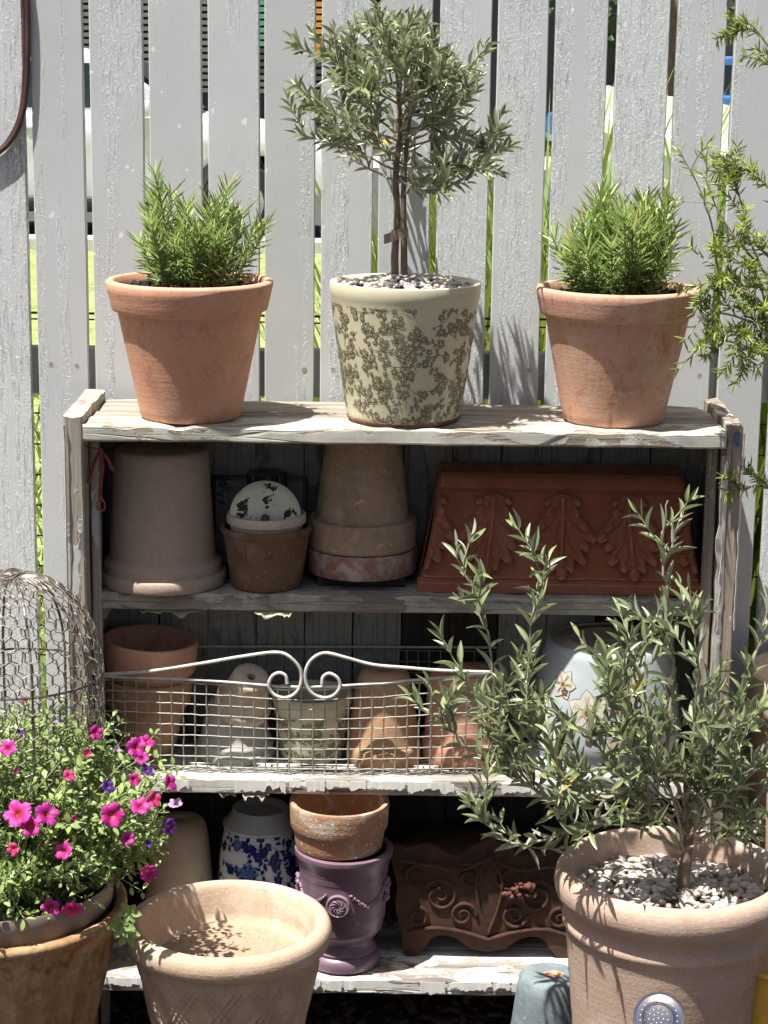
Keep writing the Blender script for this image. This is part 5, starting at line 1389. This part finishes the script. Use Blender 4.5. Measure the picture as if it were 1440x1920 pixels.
def petal_mat(name, edge, throat, eye):
    n = NT(name); c = n.sep(n.co(rand=False))
    d = n.math('SQRT', n.math('ADD', n.math('MULTIPLY', c[0], c[0]), n.math('MULTIPLY', c[1], c[1])))
    vn = n.noise(1.0, 3, .6, n.co((5, 5, 5)))
    an = n.math('SINE', n.math('MULTIPLY', n.math('ARCTAN2', c[1], c[0]), 35.0)); vein = n.math('MULTIPLY', n.math('MULTIPLY', n.math('ADD', an, 1.0), .5), n.ramp(d, [(.2, .55), (.8, .12), (1.0, 0.0)]))
    col = n.ramp(n.math('ADD', d, n.math('MULTIPLY', n.math('SUBTRACT', vn, .5), .14)), [(.10, eye), (.17, throat), (.46, tuple((a + b) / 2 for a, b in zip(edge, throat))), (.72, edge), (1.0, tuple(min(1, x * 1.12) for x in edge))])
    col = n.mix(vein, col, throat)
    hs = n.N.new('ShaderNodeHueSaturation'); n.L.new(col, hs.inputs['Color']); n.L.new(n.math('ADD', n.math('MULTIPLY', n.rnd(), .03), .485), hs.inputs['Hue']); n.L.new(n.math('ADD', n.math('MULTIPLY', n.rnd(), .5), .75), hs.inputs['Value']); col = hs.outputs[0]
    n.set(Base_Color=col, Roughness=.55)
    tr = n.N.new('ShaderNodeBsdfTranslucent'); n.L.new(col, tr.inputs[0]); mx = n.N.new('ShaderNodeMixShader'); mx.inputs[0].default_value = .3
    n.L.new(n.b.outputs[0], mx.inputs[1]); n.L.new(tr.outputs[0], mx.inputs[2]); n.L.new(mx.outputs[0], n.out.inputs[0])
    return n.m
PM = {'m': petal_mat('magenta petals', (.62, .035, .36), (.36, .008, .10), (.62, .26, .02)), 'r': petal_mat('rose-pink petals', (.62, .06, .28), (.42, .012, .09), (.60, .30, .03)),
      'p': petal_mat('violet petals', (.13, .025, .30), (.05, .008, .13), (.55, .35, .03)), 'l': petal_mat('pale lilac petals', (.52, .34, .52), (.40, .20, .42), (.55, .5, .15)), 'b': petal_mat('closed bud', (.50, .10, .30), (.40, .06, .2), (.3, .1, .1))}
def bloom_mesh(kind, close):
    """five rounded lobes on a short throat; close > 0 folds it towards a bud"""
    n = 60; rings = [(.07, -.30), (.14, -.06), (.30, .04), (.52, .08), (.74, .09), (.90, .06), (1.0, .01)]
    v = []; f = []
    for j, (q, z) in enumerate(rings):
        for k in range(n):
            a = 2 * PI * k / n; lobe = abs(math.cos(2.5 * a)) ** .45
            k2 = 1 - (1 - (.70 + .30 * lobe)) * (q ** 2.5)
            rad = q * k2 * (1 - close * q * .72); zz = z + close * q * .95 + .09 * q * math.cos(5 * a) * q + .06 * math.sin(3 * a + 1) * q + .05 * q ** 4 * math.sin(17 * a)
            v.append((rad * math.cos(a), rad * math.sin(a), zz))
    v.append((0, 0, -.34)); c = len(v) - 1
    for k in range(n): f.append((c, k, (k + 1) % n))
    for j in range(len(rings) - 1):
        for k in range(n): f.append((j * n + k, (j + 1) * n + k, (j + 1) * n + (k + 1) % n, j * n + (k + 1) % n))
    me = bpy.data.meshes.new('flower'); me.from_pydata(v, [], f); me.polygons.foreach_set('use_smooth', [True] * len(f)); me.materials.append(PM[kind]); me.update(); return me
BLOOM = {}
for (x_, y_, z_, r_, k_) in FLOWERS:
    close = .75 if k_ == 'b' else (.45 if r_ < .010 else .12)
    key = (k_, close)
    if key not in BLOOM: BLOOM[key] = bloom_mesh(k_, close)
    p = Vector((x_, y_, z_)); out_ = (p - MC); out_ = Vector((out_.x / MR.x ** 2, out_.y / MR.y ** 2, out_.z / MR.z ** 2)).normalized()
    d = (out_ * .6 + (CAM - p).normalized() * rr.uniform(.05, .75) + Vector((rr.uniform(-.75, .75), rr.uniform(-.2, .2), rr.uniform(-.3, .8)))).normalized()
    o = bpy.data.objects.new('flower', BLOOM[key]); COL.objects.link(o); o.parent = plant
    o.location = p - FB + d * .006; o.rotation_euler = d.to_track_quat('Z', 'Y').to_euler(); o.rotation_euler.rotate_axis('Z', rr.random() * 6); s_ = r_ * 1.08; o.scale = (s_, s_, s_)
# sprig hanging over the rim
ms = []; va = []
for (x_, y_, z_) in [(-.372, -.40, .425), (-.383, -.41, .408), (-.376, -.405, .395)]:
    for k in range(6):
        a = k * 1.05; dd = Vector((math.cos(a), -.5, math.sin(a))).normalized(); l = rr.uniform(.018, .024)
        ms.append(frame(Vector((x_, y_, z_)) - FB, dd, (0, -1, .4), l * .55, l, l)); va.append(rr.uniform(.2, .6))
scatter('hanging_sprig', LT[0], LT[1], ms, va, M['petunia_leaf'], plant, kind=None)

cl = thing('wire_cloche', 'domed chicken wire garden cloche standing among the petunias', 'cloche', (-.554, -.27, .41))
RC, ZC, TOP = .130, .345, .500      # radius, where the dome begins, apex (from its base)
def dome(th, s):
    """point on the cloche: s is arc length from the base"""
    if s <= ZC: return Vector((RC * math.sin(th), -RC * math.cos(th), s))
    q = (s - ZC) / (PI / 2 * .148); q = min(q, 1.0) * PI / 2
    r_ = RC * math.cos(q) ** .9 if q < PI / 2 - 1e-3 else .002
    r_ = max(r_, .006)
    return Vector((r_ * math.sin(th), -r_ * math.cos(th), ZC + (TOP - ZC) * math.sin(q)))
vv, ff = [], []; rw = random.Random(6)
NH = 38; hw = 2 * PI * RC / NH; hh = hw * .58; rows = int((ZC + .225) / (hh * 1.5)) + 1
jit = {}
def node(i, j, half):
    key = (i % (2 * NH), j, half)
    if key not in jit: jit[key] = (rw.uniform(-.14, .14), rw.uniform(-.14, .14))
    a = jit[key]
    th = (i + a[0]) * .5 * 2 * PI / NH; s = (j * 1.5 + (0 if half == 0 else .5)) * hh + a[1] * hh
    return dome(th, max(0, s))
for j in range(rows):
    for i in range(NH):
        i0 = 2 * i + (j % 2)
        a = node(i0, j, 1); b = node(i0, j + 1, 0)          # twisted upright
        c = node(i0 - 1, j, 0) if False else None
        tube_geo([a, (a + b) / 2 + Vector((.0004, .0004, 0)), b], .00125, 4, vv, ff, cap=False)
        l = node(i0 - 1, j + 1, 1); r_ = node(i0 + 1, j + 1, 1)
        tube_geo([b, l], .00078, 4, vv, ff, cap=False); tube_geo([b, r_], .00078, 4, vv, ff, cap=False)
mesh('hexagonal_mesh', vv, ff, M['chicken_wire'], cl)
for k in range(8):
    th = k * PI / 4 + .35
    tube('rib', [dome(th, s) * .985 for s in np.linspace(0, ZC + .225, 30)], .0021, M['chicken_wire'], cl, 6)
for z_ in (.03, ZC):
    tube('hoop', [(RC * .99 * math.sin(a), -RC * .99 * math.cos(a), z_) for a in np.linspace(0, 2 * PI, 48, endpoint=False)], .0018, M['chicken_wire'], cl, 6, closed=True)
vv, ff = [], []
for k in range(5):
    a0 = k * 1.2; tube_geo([(.02 * math.cos(a0 + q) * (1 - .1 * q) - .006, .02 * math.sin(a0 + q), TOP + .001 + .003 * math.sin(q * 2 + k)) for q in np.linspace(0, 4.2, 16)], .0017, 5, vv, ff)
mesh('twisted_crown', vv, ff, M['chicken_wire'], cl)

# ------------------------------------------------------------------ fine-leaved shrub reaching in from the right
sh = thing('tea_tree_shrub', 'fine-leaved shrub reaching in over the rosemary pot from the right edge', 'shrub', (.80, .10, 0))
SB = Vector((.80, .10, 0))
rr = random.Random(31)
tr = smooth_pts([(0, 0, 0), (-.02, .01, .35), (.01, -.01, .7), (-.01, 0, 1.05), (.02, .01, 1.4), (.0, .0, 1.75)], 5)
v_, f_ = tube_geo(tr, list(np.linspace(.013, .004, len(tr))), 8); mesh('trunk', v_, f_, M['bark'], sh)
sv, sf = [], []; ms = []; va = []
NL = ([(-.5, 0, 0), (.5, 0, 0), (-.42, .5, .05), (.42, .5, .05), (0, 1, .0), (0, .5, -.06), (0, 0, -.05)], NEEDLE[1])
def whorls(pts, dens, ln, tip):
    n = len(pts)
    for i in range(1, n):
        d = (pts[i] - pts[i - 1]).normalized(); x_ = d.orthogonal().normalized(); y_ = d.cross(x_); t_ = i / (n - 1)
        k = dens if t_ > tip else (1 if rr.random() < .35 else 0)
        for w in range(k + (3 if i == n - 1 else 0)):
            az = rr.random() * 6.283; dd = (x_ * math.cos(az) + y_ * math.sin(az) + d * rr.uniform(.2, 1.1)).normalized(); l = ln * rr.uniform(.65, 1.15)
            ms.append(frame(pts[i] + d * rr.uniform(-.004, .004), dd, d, l * .155, l, l)); va.append(min(1, max(0, .12 + .75 * t_ ** 3 * rr.random() + rr.uniform(-.05, .25))))
for bi, S in enumerate(SHRUB):
    pts = [Vector(p) - SB for p in S]; root = Vector((0, 0, min(1.7, max(.5, pts[0].z - .12))))
    pts = [Vector(p) for p in smooth_pts([tuple(root)] + [tuple(p) for p in pts], 9)]
    tube_geo(pts, list(np.linspace(.0032, .0008, len(pts))), 5, sv, sf)
    bare = bi in (0, 1)
    whorls(pts, 1, .023, .3 if not bare else .86)
    for k in range(5 if not bare else 4):
        i = rr.randrange(len(pts) // 3, len(pts) - 1); d = (pts[i + 1] - pts[i]).normalized()
        dd = (d * .6 + Vector((rr.uniform(-1, .6), rr.uniform(-.8, .6), rr.uniform(-.7, .9)))).normalized(); l = rr.uniform(.03, .075); q = [pts[i].copy()]
        for w in range(10):
            dd = (dd + Vector((rr.uniform(-.12, .12), rr.uniform(-.12, .12), rr.uniform(-.06, .08)))).normalized(); q.append(q[-1] + dd * l / 10)
        tube_geo(q, .0008, 4, sv, sf); whorls(q, 3 if not bare else 2, .021, .12 if not bare else .7)
mesh('branches', sv, sf, M['twig'], sh)
scatter('foliage', NL[0], NL[1], ms, va, M['shrub_leaf'], sh)

# cable looped on the fence
hp = thing('cable_loop', 'dark red-brown cable looped down against the fence at the top left corner', 'cable', HOOP[0])
b0 = Vector(HOOP[0])
tube('cable', [tuple(Vector(p) - b0) for p in smooth_pts(HOOP, 6)], .0050, M['hoop'], hp, 10)
tube('second_strand', [tuple(Vector(p) - b0 + Vector((-.002, -.001, 0))) for p in smooth_pts(HOOP2, 6)], .0034, M['hoop'], hp, 8)

# ------------------------------------------------------------------ beyond the fence
rr = random.Random(55)
def strap_clump(loc, h, n, label, spread=.25):
    v, f, a = [], [], []
    for k in range(n):
        az = rr.random() * 6.283; p = Vector((rr.uniform(-.05, .05), rr.uniform(-.05, .05), 0)); d = Vector((math.cos(az) * spread, math.sin(az) * spread, 1)).normalized()
        L = h * rr.uniform(.7, 1.1); w = rr.uniform(.009, .018); m = 9; vr = rr.random(); b = len(v); s = Vector((-math.sin(az), math.cos(az), 0))
        for i in range(m + 1):
            t_ = i / m; ww = w * (1 - t_ ** 3)
            v += [tuple(p - s * ww), tuple(p + Vector((0, 0, -.2 * ww))), tuple(p + s * ww)]; a += [vr] * 3
            d = (d + Vector((math.cos(az), math.sin(az), -.4)) * .10 * t_).normalized(); p = p + d * L / m
        for i in range(m):
            q = b + 3 * i; f += [(q, q + 1, q + 4, q + 3), (q + 1, q + 2, q + 5, q + 4)]
    o = mesh('strap_leaf_plant', v, f, M['strap_leaf'], None, loc, angle=180, var=a)
    return tag(o, label, 'plant', 'strappy plants behind the fence')
for i, (x, y, h) in enumerate([(.05, .95, 1.20), (.14, 1.10, 1.45), (.24, .95, 1.50), (.34, 1.15, 1.62), (.44, .95, 1.55), (.55, 1.10, 1.50), (.66, .95, 1.45), (.78, 1.05, 1.55), (.0, 1.35, 1.15), (.40, 1.45, 1.60), (.62, 1.45, 1.5), (.90, .95, 1.4), (.30, 1.4, 1.4), (.15, 1.45, 1.3)]):
    strap_clump((x, y, 0), h, 130, 'tall yellow-green strap-leaved plant seen through the gaps of the fence', .12)
for i, (x, y, h) in enumerate([(-.70, .85, .55), (-.62, .95, .50), (-.80, .9, .6)]):
    o = strap_clump((x, y, 0), h, 40, 'low strap-leaved plant behind the fence above the wire cloche', .25); o['group'] = 'low strappy plants behind the fence'

# the parked silver car
M['car_paint'] = simple('silver-white car paint', (.66, .69, .74), .25, var=.02)
M['glass'] = simple('dark car glass', (.03, .045, .055), .06)
M['tyre'] = simple('tyre rubber', (.018, .018, .018), .85)
M['alloy'] = simple('alloy rim', (.45, .45, .46), .3, metal=.8)
M['trim_black'] = simple('black car trim', (.012, .012, .013), .5)
M['blue_paint'] = simple('blue car paint', (.06, .17, .42), .25, var=.05)
M['red_lamp'] = simple('red lamp', (.45, .02, .02), .2)
M['lamp_clear'] = simple('headlamp', (.6, .62, .62), .1)
def car(name, label, loc, rz, paint, scale=1.0):
    t = thing(name, label, 'car', loc, (0, 0, rz), 'cars parked beyond the fence')
    lower = [(-2.3, .48), (-2.33, .75), (-2.25, 1.02), (-1.7, 1.10), (0.0, 1.14), (.75, 1.12), (1.35, 1.06), (1.95, .95), (2.22, .80), (2.28, .55), (2.2, .42), (1.85, .40), (1.80, .60), (1.62, .76), (1.40, .80), (1.18, .76), (1.0, .60), (.95, .36), (-.95, .36), (-1.0, .60), (-1.18, .76), (-1.40, .80), (-1.62, .76), (-1.80, .60), (-1.85, .42)]
    def ext(nm, poly, y0, y1, mat, taper=0.0):
        bm = bmesh.new(); vs_ = [bm.verts.new((x, y0, z)) for x, z in poly]; fc = bm.faces.new(vs_)
        ex = bmesh.ops.extrude_face_region(bm, geom=[fc]); nv = [q for q in ex['geom'] if isinstance(q, bmesh.types.BMVert)]
        bmesh.ops.translate(bm, verts=nv, vec=(0, y1 - y0, 0)); bmesh.ops.recalc_face_normals(bm, faces=bm.faces)
        es = [e for e in bm.edges if abs(e.verts[0].co.y - e.verts[1].co.y) < 1e-4]
        bmesh.ops.bevel(bm, geom=es, offset=.05, segments=3, affect='EDGES', profile=.5)
        me = bpy.data.meshes.new(nm); bm.to_mesh(me); bm.free(); me.polygons.foreach_set('use_smooth', [True] * len(me.polygons)); me.set_sharp_from_angle(angle=R(35))
        return link(nm, me, mat, t)
    ext('body', lower, -.9, .9, paint)
    ext('cabin', [(-2.05, 1.06), (-1.85, 1.45), (-1.5, 1.66), (-.2, 1.68), (.22, 1.60), (.95, 1.10)], -.78, .78, paint)
    for sy in (-1, 1):
        for poly in ([(-1.72, 1.16), (-1.6, 1.42), (-.72, 1.56), (-.72, 1.16)], [(-.64, 1.16), (-.64, 1.57), (.08, 1.55), (.62, 1.17)]):
            v = [(x, sy * .785, z) for x, z in poly]; mesh('window', v, [tuple(range(4))], M['glass'], t, smooth=False)
        box('sill', -1.0, 1.0, sy * .86 - .05, sy * .86 + .05, .26, .37, M['trim_black'], t, .02)
        box('mirror', .45, .62, sy * .98 - .08, sy * .98 + .06, 1.10, 1.24, paint, t, .03)
        box('door_handle', -.5, -.32, sy * .905 - .015, sy * .905 + .012, .98, 1.02, paint, t, .008)
        lp = lathe('headlight', [(0, .03), (.06, .028), (.10, .015), (.11, 0), (.11, -.05)], M['lamp_clear'], t, (2.12, sy * .70, .82), (0, R(90), 0), 20)
        box('tail_light', -2.34, -2.26, sy * .72 - .14, sy * .72 + .14, .80, .98, M['red_lamp'], t, .02)
        for x in (-1.4, 1.4):
            w = empty('wheel', (x, sy * .78, .36), parent=t)
            lathe('tyre', [(.20, -.10), (.33, -.10), (.355, -.07), (.36, 0), (.355, .07), (.33, .10), (.20, .10)], M['tyre'], w, rot=(R(90), 0, 0), seg=32)
            lathe('rim', [(0, -.06), (.08, -.07), (.20, -.085), (.21, -.09), (.21, .09), (.20, .085), (.08, .07), (0, .06)], M['alloy'], w, rot=(R(90), 0, 0), seg=24)
    v = [(.30, -.68, 1.585), (.30, .68, 1.585), (.93, .72, 1.13), (.93, -.72, 1.13)]; mesh('windscreen', [(x + .02, y, z + .012) for x, y, z in v], [(0, 1, 2, 3)], M['glass'], t, smooth=False)
    return t
car('parked_car', 'silver-white car parked in the street behind the fence near the cable loop', (-2.7, 15.8, 0), 0, M['car_paint'])
car('parked_car', 'blue car parked across the street, glimpsed right of the olive tree', (4.6, 27.0, .0), R(180), M['blue_paint'])
car('parked_car', 'white car parked far off above the fence gap right of the olive', (2.1, 38.0, .0), R(90), M['car_paint'])
# neighbouring white fence running away along the side
M['white_timber'] = simple('white fence timber', (.72, .72, .69), .6, var=.06)
wf = thing('side_fence', 'white timber side fence running back towards the street', 'fence', (1.42, 9, 0), (0, 0, R(90)))
for k in range(74):
    box('board', -4.4 + .118 * k, -4.4 + .118 * k + .108, -.011, .011, .05, 1.48 + rr.uniform(-.006, .006), M['white_timber'], wf)
for z_ in (.4, 1.2): box('rail', -4.4, 4.35, .012, .05, z_, z_ + .09, M['white_timber'], wf)
# shop across the street: dark louvred front under a striped awning
M['louvre'] = simple('grey-brown louvre', (.16, .15, .135), .6, var=.2)
M['dark_room'] = simple('dark shopfront', (.012, .012, .013), .5)
M['green_band'] = simple('green awning band', (.10, .28, .16), .6)
M['orange_band'] = simple('orange awning band', (.55, .25, .03), .6)
bd = thing('louvred_building', 'dark shop building with louvred wall and coloured bands across the street', 'building', (-4.0, 33.0, 0))
box('wall', -9, 9.2, 0, 6, 0, 5.2, M['dark_room'], bd)
for k in range(34):
    z_ = .95 + .115 * k
    o = box('louvre', -9, 4.2, -.10, -.03, z_, z_ + .07, M['louvre'], bd); o.rotation_euler = (0, 0, 0)
for k in range(10): box('green_slat', 1.0, 2.3, -.20, -.12, 1.75 + .115 * k, 1.83 + .115 * k, M['green_band'], bd)
for k in range(10): box('orange_slat', 2.5, 3.7, -.20, -.12, 1.62 + .115 * k, 1.70 + .115 * k, M['orange_band'], bd)
# street trees on the right
M['tree_leaf'] = leafmat('street tree leaf', (.035, .065, .018), (.06, .09, .03), (.10, .16, .03), .5, .2)
def street_tree(loc, h, r, label, seed, trunk_r=.16):
    q = random.Random(seed); t = thing('street_tree', label, 'tree', loc, (0, 0, 0), 'trees across the street')
    tp = smooth_pts([(0, 0, 0), (.05, 0, h * .25), (-.04, .03, h * .5), (.06, 0, h * .8)], 5)
    v, f = tube_geo(tp, list(np.linspace(trunk_r, trunk_r * .4, len(tp))), 10)
    for k in range(9):
        a = k * 2.4; z = h * (.38 + .05 * k); e = (r * .8 * math.cos(a), r * .8 * math.sin(a), z + h * .16); tube_geo([(0, 0, z), (e[0] * .5, e[1] * .5, z + h * .1), e], [.06, .04, .015], 6, v, f)
    mesh('trunk', v, f, M['bark'], t)
    ms = []; va = []
    for k in range(2600):
        a = q.random() * 6.283; ph = math.acos(q.uniform(-1, 1)); rad = q.random() ** .4
        p = Vector((r * rad * math.sin(ph) * math.cos(a), r * rad * math.sin(ph) * math.sin(a), h * .72 + h * .34 * rad * math.cos(ph)))
        if mnoise.noise(p * .9 + Vector((seed, 0, 0))) < -.12: continue
        l = q.uniform(.14, .30); ms.append(frame(p, (q.uniform(-1, 1), q.uniform(-1, 1), q.uniform(-1, .4)), (q.uniform(-1, 1), q.uniform(-1, 1), 1), l * .5, l, l)); va.append(q.random())
    scatter('crown', LT[0], LT[1], ms, va, M['tree_leaf'], t, kind=None)
for i, (x, y, h, r, lb) in enumerate([(2.85, 17.5, 6.0, 2.0, 'dark-trunked street tree standing behind the white side fence'), (4.4, 30.5, 5.0, 2.6, 'leafy street tree behind the blue car'), (7.6, 31.0, 5.5, 2.8, 'broad street tree far right across the street'), (2.6, 44.0, 6.5, 3.4, 'large far street tree behind the white car'), (11, 42, 7, 4, 'dense far tree at the edge of the street'), (-13, 40, 7, 4, 'far tree beyond the louvred building')]):
    street_tree((x, y, 0), h, r, lb, 40 + i)
